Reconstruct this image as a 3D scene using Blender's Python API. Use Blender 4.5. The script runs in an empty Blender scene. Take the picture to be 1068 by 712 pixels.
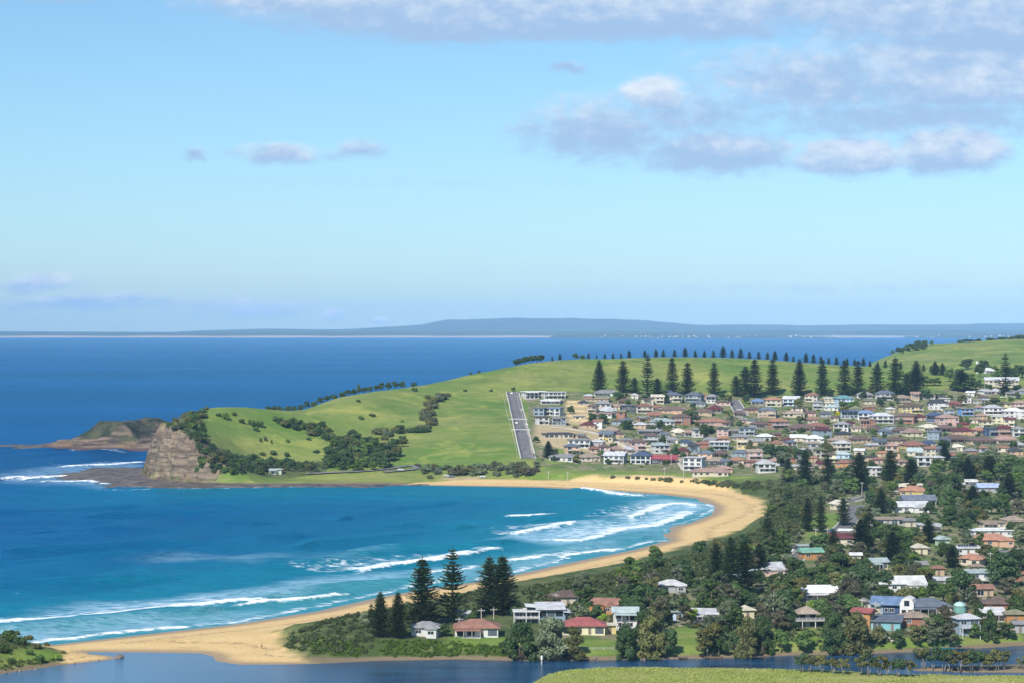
import bpy, bmesh, math, random
import numpy as np
from mathutils import Vector, Matrix

SC = bpy.context.scene
COL = SC.collection
R = math.radians
RNG = random.Random(7)
NP = np.random.default_rng(11)

# ------------------------------------------------------------------ camera, sky, sun, exposure
EYE, FOC, HORIZON = 105.0, 2400.0, 340.0        # eye height (m), focal length (px of a 1068 wide frame), row of the true horizon
cam = bpy.data.objects.new('camera', bpy.data.cameras.new('camera'))
COL.objects.link(cam)
cam.location = (0, 0, EYE)
cam.rotation_euler = (R(90), 0, 0)
cam.data.sensor_width = 36.0
cam.data.lens = 36.0 * FOC / 1068.0
cam.data.shift_y = -(356 - HORIZON) / 1068.0
cam.data.clip_start = 1.0
cam.data.clip_end = 120000.0
SC.camera = cam

SUN_AZ, SUN_EL = 205.0, 41.0                     # compass bearing of the sun (0 = +Y, clockwise) and its height
sun = bpy.data.objects.new('sun', bpy.data.lights.new('sun', 'SUN'))
COL.objects.link(sun)
sun.data.energy = 4.9
sun.data.angle = R(0.53)
sun.data.color = (1.0, 0.945, 0.86)
_sd = Vector((math.sin(R(SUN_AZ)) * math.cos(R(SUN_EL)), math.cos(R(SUN_AZ)) * math.cos(R(SUN_EL)), math.sin(R(SUN_EL))))
sun.rotation_euler = (-_sd).to_track_quat('-Z', 'Y').to_euler()

SC.view_settings.view_transform = 'Standard'
SC.view_settings.look = 'None'
SC.view_settings.exposure = 0.24
SC.view_settings.gamma = 1.0
SC.view_settings.use_curve_mapping = False
SC.render.engine = 'CYCLES'
SC.cycles.max_bounces = 5
SC.cycles.diffuse_bounces = 2
SC.cycles.glossy_bounces = 2
SC.cycles.transmission_bounces = 2
SC.cycles.volume_bounces = 0
SC.cycles.transparent_max_bounces = 8
SC.cycles.use_denoising = True
SC.cycles.caustics_reflective = False
SC.cycles.caustics_refractive = False


class NT:
    """Small helper that writes node trees as expressions."""
    def __init__(self, tree):
        self.t = tree
        tree.nodes.clear()
    def node(self, kind, **kw):
        n = self.t.nodes.new(kind)
        for k, v in kw.items():
            setattr(n, k, v)
        return n
    def put(self, sock, v):
        if isinstance(v, bpy.types.NodeSocket):
            self.t.links.new(v, sock)
        elif isinstance(v, (tuple, list)):
            sock.default_value = tuple(v) + ((1.0,) if sock.type == 'RGBA' and len(v) == 3 else ())
        else:
            sock.default_value = v
    def m(self, op, a, b=0.0, c=0.0, clamp=False):
        n = self.node('ShaderNodeMath', operation=op, use_clamp=clamp)
        for s, v in zip(n.inputs, (a, b, c)):
            self.put(s, v)
        return n.outputs[0]
    def smooth(self, v, a, b, lo=0.0, hi=1.0):
        n = self.node('ShaderNodeMapRange', interpolation_type='SMOOTHSTEP')
        for s, x in zip(n.inputs, (v, a, b, lo, hi)):
            self.put(s, x)
        return n.outputs[0]
    def lin(self, v, a, b, lo=0.0, hi=1.0):
        n = self.node('ShaderNodeMapRange')
        for s, x in zip(n.inputs, (v, a, b, lo, hi)):
            self.put(s, x)
        return n.outputs[0]
    def mix(self, f, a, b, mode='MIX'):
        n = self.node('ShaderNodeMix', data_type='RGBA', blend_type=mode)
        self.put(n.inputs[0], f); self.put(n.inputs[6], a); self.put(n.inputs[7], b)
        return n.outputs[2]
    def noise(self, vec, scale, detail=4.0, rough=0.55, dist=0.0, out=0):
        n = self.node('ShaderNodeTexNoise')
        if vec is not None:
            self.put(n.inputs['Vector'], vec)
        self.put(n.inputs['Scale'], scale); self.put(n.inputs['Detail'], detail)
        self.put(n.inputs['Roughness'], rough); self.put(n.inputs['Distortion'], dist)
        return n.outputs[out]
    def voronoi(self, vec, scale, feature='F1'):
        n = self.node('ShaderNodeTexVoronoi', feature=feature)
        if vec is not None:
            self.put(n.inputs['Vector'], vec)
        self.put(n.inputs['Scale'], scale)
        return n.outputs['Distance']
    def coords(self, kind='Object'):
        return self.node('ShaderNodeTexCoord').outputs[kind]
    def mapping(self, vec, scale=(1, 1, 1), rot=(0, 0, 0), loc=(0, 0, 0)):
        n = self.node('ShaderNodeMapping')
        self.put(n.inputs['Vector'], vec); n.inputs['Scale'].default_value = scale
        n.inputs['Rotation'].default_value = rot; n.inputs['Location'].default_value = loc
        return n.outputs[0]
    def attr(self, name):
        return self.node('ShaderNodeAttribute', attribute_name=name).outputs['Fac']
    def bump(self, h, strength, dist):
        n = self.node('ShaderNodeBump')
        self.put(n.inputs['Height'], h); self.put(n.inputs['Strength'], strength); self.put(n.inputs['Distance'], dist)
        return n.outputs[0]
    def bsdf(self, color, rough=0.8, spec=0.3, normal=None, metal=0.0, ior=1.45):
        n = self.node('ShaderNodeBsdfPrincipled')
        self.put(n.inputs['Base Color'], color); self.put(n.inputs['Roughness'], rough)
        self.put(n.inputs['Specular IOR Level'], spec); self.put(n.inputs['Metallic'], metal)
        self.put(n.inputs['IOR'], ior)
        if normal is not None:
            self.put(n.inputs['Normal'], normal)
        return n.outputs[0]
    def out(self, shader, kind='ShaderNodeOutputMaterial', sock='Surface'):
        n = self.node(kind)
        self.t.links.new(shader, n.inputs[sock])


# ------------------------------------------------------------------ world: physical sky plus cumulus laid out by direction
world = bpy.data.worlds.new('World')
SC.world = world
world.use_nodes = True
w = NT(world.node_tree)
sky = w.node('ShaderNodeTexSky', sky_type='NISHITA')
sky.sun_disc = False
sky.sun_elevation = R(SUN_EL)
sky.sun_rotation = R(SUN_AZ)
sky.altitude = 50
sky.air_density = 1.0
sky.dust_density = 0.35
sky.ozone_density = 1.0
SKY = 0.077
dirv = w.coords('Generated')
sep = w.node('ShaderNodeSeparateXYZ'); w.put(sep.inputs[0], dirv)
dx, dy, dz = sep.outputs
az = w.m('MULTIPLY', w.m('ARCTAN2', dx, dy), 2400.0)          # compass angle and height of the viewing direction, 2400 units a radian
el = w.m('MULTIPLY', w.m('ARCSINE', dz), 2400.0)
comb = w.node('ShaderNodeCombineXYZ'); w.put(comb.inputs[0], az); w.put(comb.inputs[1], w.m('MULTIPLY', el, 1.7))
P0 = comb.outputs[0]
wn = w.node('ShaderNodeTexNoise'); w.put(wn.inputs['Vector'], P0); wn.inputs['Scale'].default_value = 0.022; wn.inputs['Detail'].default_value = 3
ws = w.node('ShaderNodeSeparateXYZ'); w.put(ws.inputs[0], wn.outputs['Color'])
U = w.m('ADD', az, w.m('MULTIPLY', w.m('SUBTRACT', ws.outputs[0], 0.5), 46.0))
V = w.m('ADD', el, w.m('MULTIPLY', w.m('SUBTRACT', ws.outputs[1], 0.5), 22.0))
fine = w.noise(P0, 0.045, 6.0, 0.6)
broad_n = w.noise(P0, 0.012, 4.0, 0.55)
# centre (az, el), half widths: across, up, down, opacity, whiteness
CLOUDS = [
    (-60, 352, 300, 60, 58, 1.3, .66), (190, 348, 140, 60, 54, 1.3, .72), (-230, 342, 110, 34, 30, 1.0, .66), (-470, 340, 95, 14, 12, .7, .45),
    (400, 335, 170, 70, 48, 1.1, .48), (560, 345, 150, 60, 66, 1.2, .50), (60, 310, 310, 14, 18, 1.0, .12), (500, 300, 160, 20, 18, .9, .10),
    (480, 268, 200, 70, 62, .78, .38), (320, 250, 170, 56, 54, .60, .34), (600, 240, 130, 50, 56, .8, .42), (420, 215, 230, 36, 30, .55, .28),
    (147, 240, 38, 24, 22, 1.0, .78), (92, 200, 105, 46, 36, .66, .30), (215, 178, 96, 28, 26, .9, .34), (180, 218, 120, 40, 34, .5, .3),
    (347, 174, 66, 26, 24, 1.15, .62), (452, 178, 70, 28, 26, 1.1, .60), (455, 243, 84, 22, 22, 1.05, .62), (560, 236, 70, 26, 24, 1.0, .55),
    (-240, 177, 50, 14, 13, .7, .5), (-160, 180, 40, 14, 12, .5, .38), (-328, 176, 15, 9, 9, .65, .2),
    (55, 266, 24, 7, 6, .5, .2), (-490, 44, 60, 12, 10, .6, .5), (-440, 24, 120, 12, 10, .55, .4), (-270, 16, 80, 16, 12, .45, .5),
    (-185, 12, 16, 9, 7, .75, .7), (-137, 8, 16, 7, 6, .6, .7), (-100, 150, 500, 12, 12, .1, .4), (300, 40, 400, 8, 8, .18, .3),
    (-900, 300, 260, 70, 50, 1.0, .5), (950, 250, 300, 80, 50, 1.0, .5),
]
sumW = sumS = sumK = mask = None
for (cu, cv, hw, hu, hd, op, wh) in CLOUDS:
    a = w.m('DIVIDE', w.m('SUBTRACT', U, cu), hw)
    dv = w.m('SUBTRACT', V, cv)
    b = w.m('ADD', w.m('DIVIDE', w.m('MAXIMUM', dv, 0.0), hu), w.m('DIVIDE', w.m('MINIMUM', dv, 0.0), hd))
    r = w.m('SQRT', w.m('ADD', w.m('MULTIPLY', a, a), w.m('MULTIPLY', b, b)))
    e = w.m('MULTIPLY', w.m('SUBTRACT', 1.15, r, clamp=True), op)
    rel = w.m('MULTIPLY', w.m('ADD', w.m('MULTIPLY', b, 0.55), wh), e)
    mask = e if mask is None else w.m('MAXIMUM', mask, e)
    sumW = e if sumW is None else w.m('ADD', sumW, e)
    sumS = rel if sumS is None else w.m('ADD', sumS, rel)
den = w.m('ADD', mask, w.m('MULTIPLY', w.m('SUBTRACT', fine, 0.5), w.m('MULTIPLY', w.smooth(mask, 0.0, 0.2), 0.75)))
alpha = w.m('MULTIPLY', w.smooth(den, 0.0, 0.60), 0.94)
lit = w.m('ADD', w.m('DIVIDE', sumS, w.m('ADD', sumW, 0.001)), w.m('MULTIPLY', w.m('SUBTRACT', w.noise(P0, 0.03, 6.0, 0.62), 0.5), 1.5))
lit = w.smooth(lit, 0.15, 1.15)
cloud_col = w.mix(lit, (4.3, 6.2, 9.1), (9.2, 9.9, 10.9))
tint = w.mix(w.smooth(el, 10.0, 260.0), (0.79, 1.11, 1.52), (0.83, 1.17, 1.44))
skyc = w.mix(1.0, sky.outputs[0], tint, 'MULTIPLY')
allsky = w.mix(alpha, skyc, cloud_col)
bg = w.node('ShaderNodeBackground')
w.put(bg.inputs[0], allsky); bg.inputs[1].default_value = SKY
w.out(bg.outputs[0], 'ShaderNodeOutputWorld')

# ------------------------------------------------------------------ generic mesh helpers
def px2xy(px, py, z=0.0):
    """Where the line of sight of a photo pixel meets height z."""
    d = FOC * (EYE - z) / (py - HORIZON)
    return (px - 534.0) * d / FOC, d

def pxd(px, py, d):
    """The point of a photo pixel at distance d."""
    return (px - 534.0) * d / FOC, d, EYE - (py - HORIZON) * d / FOC

def to_px(x, y, z):
    return 534 + FOC * x / y, HORIZON + FOC * (EYE - z) / y

def np_mesh(name, verts, faces, smooth=False):
    """Mesh from arrays; faces is a list of (n,3) or (n,4) index arrays."""
    me = bpy.data.meshes.new(name)
    verts = np.asarray(verts, dtype=np.float32)
    me.vertices.add(len(verts)); me.vertices.foreach_set('co', verts.ravel())
    flat = np.concatenate([np.asarray(f, dtype=np.int32).ravel() for f in faces])
    sizes = np.concatenate([np.full(len(f), f.shape[1], dtype=np.int32) for f in faces])
    starts = np.concatenate([[0], np.cumsum(sizes)[:-1]]).astype(np.int32)
    me.loops.add(len(flat)); me.loops.foreach_set('vertex_index', flat)
    me.polygons.add(len(sizes)); me.polygons.foreach_set('loop_start', starts)
    me.polygons.foreach_set('loop_total', sizes)
    if smooth:
        me.polygons.foreach_set('use_smooth', np.ones(len(sizes), dtype=bool))
    me.update(calc_edges=True)
    return me

def set_attr(me, name, vals):
    a = me.attributes.new(name, 'FLOAT', 'POINT')
    a.data.foreach_set('value', np.asarray(vals, dtype=np.float32).ravel())

def link(name, me, mat=None, parent=None, loc=None):
    o = bpy.data.objects.new(name, me)
    COL.objects.link(o)
    if mat is not None and me is not None and len(me.materials) == 0:
        me.materials.append(mat)
    if parent is not None:
        o.parent = parent
    if loc is not None:
        o.location = loc
    return o

def tag(o, label=None, cat=None, group=None, kind=None):
    if label: o['label'] = label
    if cat: o['category'] = cat
    if group: o['group'] = group
    if kind: o['kind'] = kind
    return o

class MB:
    """Collects boxes, prisms and tubes into one mesh, with a material index per face."""
    def __init__(self):
        self.v, self.f, self.m = [], [], []
    def add(self, vs, fs, mi=0):
        o = len(self.v)
        self.v += [tuple(p) for p in vs]
        self.f += [tuple(i + o for i in f) for f in fs]
        self.m += [mi] * len(fs)
    def box(self, x0, x1, y0, y1, z0, z1, mi=0):
        self.add([(x0, y0, z0), (x1, y0, z0), (x1, y1, z0), (x0, y1, z0), (x0, y0, z1), (x1, y0, z1), (x1, y1, z1), (x0, y1, z1)],
                 [(0, 3, 2, 1), (4, 5, 6, 7), (0, 1, 5, 4), (1, 2, 6, 5), (2, 3, 7, 6), (3, 0, 4, 7)], mi)
    def tube(self, pts, rads, sides=6, mi=0, cap=True):
        pts = [Vector(p) for p in pts]
        vs, fs = [], []
        for i, p in enumerate(pts):
            t = (pts[min(i + 1, len(pts) - 1)] - pts[max(i - 1, 0)]).normalized()
            u = t.cross(Vector((0, 0, 1)) if abs(t.z) < 0.9 else Vector((1, 0, 0))).normalized()
            w_ = t.cross(u)
            for k in range(sides):
                a = 2 * math.pi * k / sides
                vs.append(p + rads[i] * (math.cos(a) * u + math.sin(a) * w_))
        for i in range(len(pts) - 1):
            for k in range(sides):
                a, b = i * sides + k, i * sides + (k + 1) % sides
                fs.append((a, b, b + sides, a + sides))
        if cap:
            fs.append(tuple(range(sides - 1, -1, -1)))
            fs.append(tuple(range((len(pts) - 1) * sides, len(pts) * sides)))
        self.add(vs, fs, mi)
    def mesh(self, name, mats, smooth=False):
        me = bpy.data.meshes.new(name)
        me.from_pydata(self.v, [], self.f)
        for m_ in (mats if isinstance(mats, (list, tuple)) else [mats]):
            me.materials.append(m_)
        me.polygons.foreach_set('material_index', self.m)
        if smooth:
            me.polygons.foreach_set('use_smooth', [True] * len(self.f))
        me.update()
        return me
    def build(self, name, mats, parent=None, smooth=False):
        return link(name, self.mesh(name, mats, smooth), None, parent)

# numpy value noise
def _hash(ix, iy, s):
    h = (ix.astype(np.int64) * 374761393 + iy.astype(np.int64) * 668265263 + s * 1442695041) & 0x7fffffff
    h = (h ^ (h >> 13)) * 1274126177 & 0x7fffffff
    return ((h ^ (h >> 16)) & 0xffff) / 65535.0
def vnoise(x, y, s=0):
    ix, iy = np.floor(x), np.floor(y)
    fx, fy = x - ix, y - iy
    fx, fy = fx * fx * (3 - 2 * fx), fy * fy * (3 - 2 * fy)
    a, b = _hash(ix, iy, s), _hash(ix + 1, iy, s)
    c, d = _hash(ix, iy + 1, s), _hash(ix + 1, iy + 1, s)
    return (a * (1 - fx) + b * fx) * (1 - fy) + (c * (1 - fx) + d * fx) * fy
def fbm(x, y, octv=4, s=0, gain=0.5):
    t, amp, n = 0.0, 1.0, 0.0
    for k in range(octv):
        t = t + amp * vnoise(x * 2 ** k, y * 2 ** k, s + k * 17); n += amp; amp *= gain
    return t / n

def inside(poly, X, Y):
    r = np.zeros(X.shape, bool)
    n = len(poly)
    for i in range(n):
        x0, y0 = poly[i]; x1, y1 = poly[(i + 1) % n]
        if y0 == y1: continue
        c = (y0 > Y) != (y1 > Y)
        r ^= c & (X < (x1 - x0) * (Y - y0) / (y1 - y0) + x0)
    return r

def seg_dist(poly, X, Y, closed=True, values=None):
    """Distance to a polyline; with values per vertex, also the value at the nearest spot and the signed side (left = +)."""
    best = np.full(X.shape, 1e18); val = np.zeros(X.shape); side = np.zeros(X.shape); par = np.zeros(X.shape)
    n = len(poly)
    for i in range(n if closed else n - 1):
        x0, y0 = poly[i]; x1, y1 = poly[(i + 1) % n]
        ex, ey = x1 - x0, y1 - y0
        L2 = ex * ex + ey * ey + 1e-9
        t = np.clip(((X - x0) * ex + (Y - y0) * ey) / L2, 0, 1)
        qx, qy = X - (x0 + t * ex), Y - (y0 + t * ey)
        d = qx * qx + qy * qy
        k = d < best
        best = np.where(k, d, best)
        side = np.where(k, np.sign(ex * (Y - y0) - ey * (X - x0)), side)
        par = np.where(k, (i + t) / max(n - 1, 1), par)
        if values is not None:
            v0, v1 = values[i], values[(i + 1) % n]
            val = np.where(k, v0 + t * (v1 - v0), val)
    return np.sqrt(best), val, side, par

def sstep(x, a, b):
    t = np.clip((x - a) / (b - a), 0, 1)
    return t * t * (3 - 2 * t)

def world_poly(pts, z=0.0):
    return [px2xy(px, py, z) for px, py in pts]

# ------------------------------------------------------------------ the coast: outline with the steepness of the bank at each vertex
def W(px, py): return px2xy(px, py, 0.0)
coast = []          # ((x, y), rise per metre inland)
def C(px, py, s): coast.append((W(px, py), s))
for p in ((-120, 716, .5), (0, 703, .5), (60, 694, .35), (118, 688, .12), (127, 685.5, .1), (110, 682.5, .1), (95, 681, .06), (150, 681.5, .05), (205, 682.5, .05),
          (214, 685, .05), (219, 690, .06), (245, 694, .06), (300, 693.5, .08), (340, 692, .12), (382, 689.5, .3), (400, 688.5, .5), (480, 687.5, .5),
          (560, 689, .5), (640, 688, .5), (700, 687, .5), (760, 686, .5), (820, 683.5, .5), (900, 682, .5), (980, 678.5, .5), (1068, 673, .4), (1300, 664, .4)):
    C(*p)
for p in ((900, 850, 1), (1300, 1500, 1), (1700, 3900, .5), (900, 4050, .5), (470, 3650, .3), (395, 3150, .3), (330, 2800, .3), (180, 2520, .4), (40, 2420, .5), (-130, 2120, .8), (-250, 1850, 1.0), (-266, 1720, 1.8), (-262, 1640, 2.2)):
    coast.append(((p[0], p[1]), p[2]))
for p in ((151, 492, 2.6), (156, 499, 2.6), (185, 502.5, 2.2), (215, 504, 1.1), (240, 505, .35), (280, 505.5, .2), (330, 505, .16), (400, 505, .12), (480, 506.5, .08), (560, 508, .06),
          (640, 512, .05), (690, 515.5, .045), (725, 520, .045), (741, 528, .045), (738, 536, .045), (715, 545, .045), (697, 550, .045), (690, 557, .045), (692, 564, .045),
          (660, 573, .05), (600, 585, .05), (540, 598, .05), (480, 608.5, .05), (400, 621, .05), (330, 637, .05), (240, 651, .05), (150, 661, .05), (54, 672, .06),
          (25, 672, .3), (-60, 668, .7), (-200, 672, .7), (-260, 712, .7)):
    C(*p)
LAND = [c[0] for c in coast]; SLOPE = [c[1] for c in coast]
ISLET_BASE = [pxd(px, py, 0)[:0] or W(px, py) for px, py in ((40, 466.5), (70, 468), (110, 468.5), (150, 469), (172, 469.3))]
ISLET = ISLET_BASE + [(-292, 2060), (-285, 2180), (-320, 2260), (-340, 2250), (-395, 2120)]
MEADOW = world_poly(((548, 716), (562, 708), (580, 703.5), (620, 700.5), (760, 700), (860, 702.5), (930, 706.5), (1068, 708.5), (1400, 711))) + [(420, 560), (500, 380), (-30, 380)]
MUD = world_poly(((938, 699), (975, 695.5), (1030, 694.5), (1068, 693), (1200, 691), (1200, 700), (1068, 702), (990, 701)))

# height control points: photo pixel with a known height or a known distance
ctrl = []
def cz(px, py, z):
    x, y = px2xy(px, py, z); ctrl.append((x, y, z))
def cd(px, py, d):
    ctrl.append(pxd(px, py, d))
for p in ((560, 680, 3.2), (440, 672, 3.4), (640, 672, 3.4), (740, 672, 3.4), (840, 670, 3.4), (950, 668, 3.6), (1060, 660, 4), (600, 650, 4), (760, 640, 4.5), (900, 640, 4.5), (1040, 630, 5),
          (420, 645, 6), (340, 660, 6.5), (320, 680, 3.6), (250, 672, 2.6), (520, 618, 6.5), (600, 602, 7), (660, 592, 7), (720, 572, 7), (780, 550, 7), (800, 530, 7.5),
          (815, 515, 8), (760, 500, 7), (700, 497, 7), (640, 495, 7), (560, 493, 6.5), (760, 600, 6), (900, 600, 5.5), (1040, 595, 6), (860, 560, 7), (960, 550, 7), (1060, 540, 8), (900, 525, 9), (1000, 515, 11),
          (840, 495, 11), (900, 490, 13), (980, 482, 17), (1064, 475, 20), (760, 490, 10), (700, 487, 9.5), (640, 486, 9.5), (580, 484, 9.5),
          (0, 664, 10.5), (25, 668, 6.5), (45, 674, 4), (0, 690, 3.5), (-60, 662, 15), (-150, 665, 20), (60, 683, 1.6),
          (300, 493, 4), (250, 496, 3.5), (350, 496, 4), (400, 494, 4.2), (460, 494, 4.5), (520, 490, 6)):
    cz(*p)
for p in ((550, 475, 1590), (542, 440, 1760), (535, 407, 1935), (600, 455, 1685), (590, 412, 1910), (625, 408, 1935), (700, 412, 1935), (760, 414, 1935), (800, 415, 1935), (860, 415, 1935), (910, 414, 1940), (960, 412, 1950),
          (680, 450, 1735), (760, 450, 1735), (840, 450, 1735), (920, 450, 1740), (1000, 450, 1745), (1060, 450, 1750), (1010, 425, 1880), (1060, 425, 1890), (1000, 405, 1990), (1060, 405, 2000),
          (500, 388, 2010), (540, 381, 2060), (570, 377.5, 2090), (600, 375, 2120), (640, 373.2, 2150), (680, 372.3, 2180), (720, 373, 2200), (760, 374.5, 2210), (810, 376.8, 2220), (850, 379, 2220), (900, 382, 2230), (960, 388, 2230),
          (625, 392, 2020), (700, 392, 2030), (780, 394, 2030), (860, 396, 2030),
          (1020, 390, 2180), (1068, 388, 2200),
          (430, 405.5, 1900), (465, 397, 1960), (380, 410, 1850), (330, 415.5, 1800), (280, 420, 1755), (240, 424, 1720), (215, 424.5, 1690), (196, 430, 1625), (179, 440, 1595), (166, 453, 1590), (187, 436, 1660), (200, 428, 1700), (172, 452, 1680), (215, 438, 1615), (206, 426, 1660), (222, 426, 1680), (196, 430, 1690),
          (300, 450, 1690), (250, 470, 1630), (250, 448, 1670), (215, 460, 1630), (400, 450, 1735), (350, 476, 1615), (400, 472, 1630), (480, 440, 1755), (520, 480, 1595), (520, 430, 1810), (440, 425, 1840), (470, 475, 1610), (440, 458, 1690), (330, 455, 1685), (360, 440, 1740), (300, 433, 1750),
          (868, 381, 3050), (888, 373.5, 3080), (905, 366.5, 3120), (925, 362.5, 3170), (955, 359.5, 3230), (985, 358.5, 3300), (1015, 356.5, 3350), (1068, 354.5, 3400), (1140, 352, 3450), (920, 381, 2750), (980, 384, 2700), (1050, 378, 2700), (1000, 370, 3000), (1068, 367, 3000), (945, 372, 3000)):
    cd(*p)
for px, py, z in ((153, 492, 26), (170, 500, 34), (185, 502, 38), (203, 503, 37), (226, 504.5, 13), (160, 484, 28), (246, 505, 5)):
    ctrl.append((*W(px, py), z))
for x, y, z in ((-120, 2060, 25), (0, 2280, 40), (120, 2420, 45), (240, 2560, 44), (330, 2640, 42), (-190, 1800, 22), (300, 2450, 46), (420, 2500, 46), (500, 2420, 52),
                (700, 2400, 60), (700, 1900, 45), (700, 1500, 20), (600, 1100, 8), (700, 3000, 72), (1000, 3400, 88), (600, 3800, 40), (1000, 3900, 40), (440, 3400, 45)):
    ctrl.append((x, y, z))
CP = np.array(ctrl)
def _phi(r): return np.sqrt(r * r + 55.0 ** 2)
_A = _phi(np.hypot(CP[:, None, 0] - CP[None, :, 0], CP[:, None, 1] - CP[None, :, 1]))
_n = len(CP)
_M = np.zeros((_n + 3, _n + 3)); _M[:_n, :_n] = _A - np.eye(_n) * 4.0
_M[:_n, _n] = 1; _M[:_n, _n + 1] = CP[:, 0] / 1000; _M[:_n, _n + 2] = CP[:, 1] / 1000; _M[_n:, :_n] = _M[:_n, _n:].T
_C = np.linalg.solve(_M, np.concatenate([CP[:, 2], [0, 0, 0]]))
def rbf(X, Y):
    out = _C[_n] + _C[_n + 1] * X / 1000 + _C[_n + 2] * Y / 1000
    for i in range(_n):
        out = out + _C[i] * _phi(np.hypot(X - CP[i, 0], Y - CP[i, 1]))
    return out

def terrain_height(X, Y):
    jit = (fbm(X / 14, Y / 14, 3, 5) - 0.5)
    d, slope, _s, _p = seg_dist(LAND, X, Y, True, SLOPE)
    on = inside(LAND, X, Y)
    sd = np.where(on, d, -d)
    rocky = sstep(slope, 0.4, 1.5)
    sdj = sd + jit * 16 * rocky
    base = rbf(X, Y)
    far_scale = np.where(Y > 1500, 1.0, 0.35)
    base = base + (fbm(X / 60, Y / 60, 4, 9) - 0.5) * 3.0 * far_scale
    rise = slope * np.minimum(sdj, 40) + np.maximum(sdj - 40, 0) * np.maximum(slope, .6)
    steps = 5.0 * np.floor(rise / 5.0) + 5.0 * sstep(rise / 5.0 - np.floor(rise / 5.0), 0.15, 0.7)
    rise = np.where(rocky > 0.3, rise * 0.4 + steps * 0.6, rise)
    k = 1.2
    z = np.minimum(np.maximum(base, 1.2), rise)
    z = np.where(sd > 0, z, -np.minimum(-sd * 0.08 - rocky * sd * 0.2, 6.0))
    m = inside(MEADOW, X, Y); dm, _v, _s, _p = seg_dist(MEADOW, X, Y)
    z = np.where(m, np.minimum(0.55 * dm, 1.8 + (fbm(X / 25, Y / 25, 3, 3) - .5) * 1.0 + np.maximum(0, 640 - Y) * .02), z)
    m = inside(MUD, X, Y); dm, _v, _s, _p = seg_dist(MUD, X, Y)
    z = np.where(m, np.minimum(0.3 * dm, 0.9), z)
    return z, sd, slope

GX0, GX1, GY0, GY1, GS = -460.0, 900.0, 560.0, 2700.0, 3.0
gx = np.arange(GX0, GX1 + .1, GS); gy = np.arange(GY0, GY1 + .1, GS)
XX, YY = np.meshgrid(gx, gy)
ZZ, SD, SL = terrain_height(XX, YY)
fx = np.arange(-300, 1900.1, 16.0); fy = np.arange(GY1, 4200.1, 16.0)
FX, FY = np.meshgrid(fx, fy)
FZ, FSD, FSL = terrain_height(FX, FY)

def H(x, y):
    x = np.asarray(x, float); y = np.asarray(y, float)
    def samp(Z, x0, y0, s):
        i = np.clip((x - x0) / s, 0, Z.shape[1] - 1.001); j = np.clip((y - y0) / s, 0, Z.shape[0] - 1.001)
        a, b = i.astype(int), j.astype(int); u, v = i - a, j - b
        return (Z[b, a] * (1 - u) + Z[b, a + 1] * u) * (1 - v) + (Z[b + 1, a] * (1 - u) + Z[b + 1, a + 1] * u) * v
    return np.where(y < GY1, samp(ZZ, GX0, GY0, GS), samp(FZ, -300, GY1, 16.0))

def at(px, py):
    """First ground point on the line of sight of a photo pixel."""
    d = np.arange(600, 4100, 1.0)
    x = (px - 534) * d / FOC; z = EYE - (py - HORIZON) * d / FOC
    hit = np.nonzero(z <= np.maximum(H(x, d), 0.0))[0]
    i = hit[0] if len(hit) else len(d) - 1
    return Vector((x[i], d[i], max(float(H(x[i], d[i])), 0.0)))

def grid_faces(nx, ny, keep=None):
    i = np.arange(nx * ny).reshape(ny, nx)
    f = np.stack([i[:-1, :-1], i[:-1, 1:], i[1:, 1:], i[1:, :-1]], -1).reshape(-1, 4)
    if keep is not None:
        f = f[keep.reshape(-1)]
    return f

# ground cover masks, by outlines on the ground
def gpoly(pts, z=4.0):
    return world_poly(pts, z)
def at_poly(pts):
    return [tuple(at(px, py))[:2] for px, py in pts]
SAND = gpoly(((40, 690), (330, 696), (372, 686), (330, 683), (296, 675), (292, 655), (335, 645), (395, 633), (480, 612), (540, 604.5), (600, 595), (650, 582), (700, 568), (755, 553), (790, 543), (797, 528), (788, 517),
              (750, 508), (700, 504.5), (600, 502.5), (500, 501.5), (400, 501), (240, 501), (240, 512), (400, 512), (640, 520), (760, 530), (650, 590), (540, 610), (330, 650), (150, 672), (60, 676)), 1.5)
SAND = gpoly(((372, 690), (330, 684), (298, 676), (292, 655), (335, 646), (395, 634.5), (480, 614), (540, 605.5), (600, 596.5), (650, 583.5), (700, 569.5), (755, 555), (792, 544.5), (799, 528), (790, 517),
              (750, 508), (700, 503.5), (600, 500.5), (520, 499.3), (470, 499.8), (430, 500.8), (380, 502.5), (300, 503.5), (240, 504)), 2.5) + [W(240, 512), W(480, 512), W(640, 518), W(690, 522), W(715, 530), W(680, 552), W(670, 566), W(540, 592), W(330, 632), W(150, 657), W(40, 668), W(48, 686), W(130, 690), W(200, 700), W(372, 697)]
SPITS = world_poly(((62, 678), (98, 680), (128, 684), (122, 689), (68, 690)), 1.0)
TOWN = at_poly(((560, 486), (552, 470), (548, 412), (600, 408), (760, 412), (960, 408), (1068, 402), (1068, 500), (1068, 664), (900, 664), (560, 670), (575, 640), (760, 590), (840, 545), (870, 505), (800, 496), (640, 490)))
LAWNS = [at_poly(p) for p in (
    ((595, 668), (640, 667), (640, 686), (590, 686)), ((706, 655), (728, 655), (728, 684), (704, 684)), ((800, 655), (860, 655), (870, 682), (800, 682)), ((900, 670), (1068, 664), (1068, 672), (905, 680)),
    ((550, 668), (520, 664), (470, 664), (462, 674), (540, 676)), ((850, 535), (882, 535), (872, 556), (842, 562), (836, 552)), ((570, 470), (605, 466), (606, 480), (572, 484)), ((540, 486), (760, 494), (700, 499), (520, 495)),
    ((993, 447), (1034, 440), (1034, 452), (994, 452)), ((1040, 410), (1068, 412), (1068, 430), (1046, 424)), ((768, 418), (778, 416), (782, 430), (776, 432)), ((0, 681), (40, 676), (66, 683), (58, 690), (0, 698)))]
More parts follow.
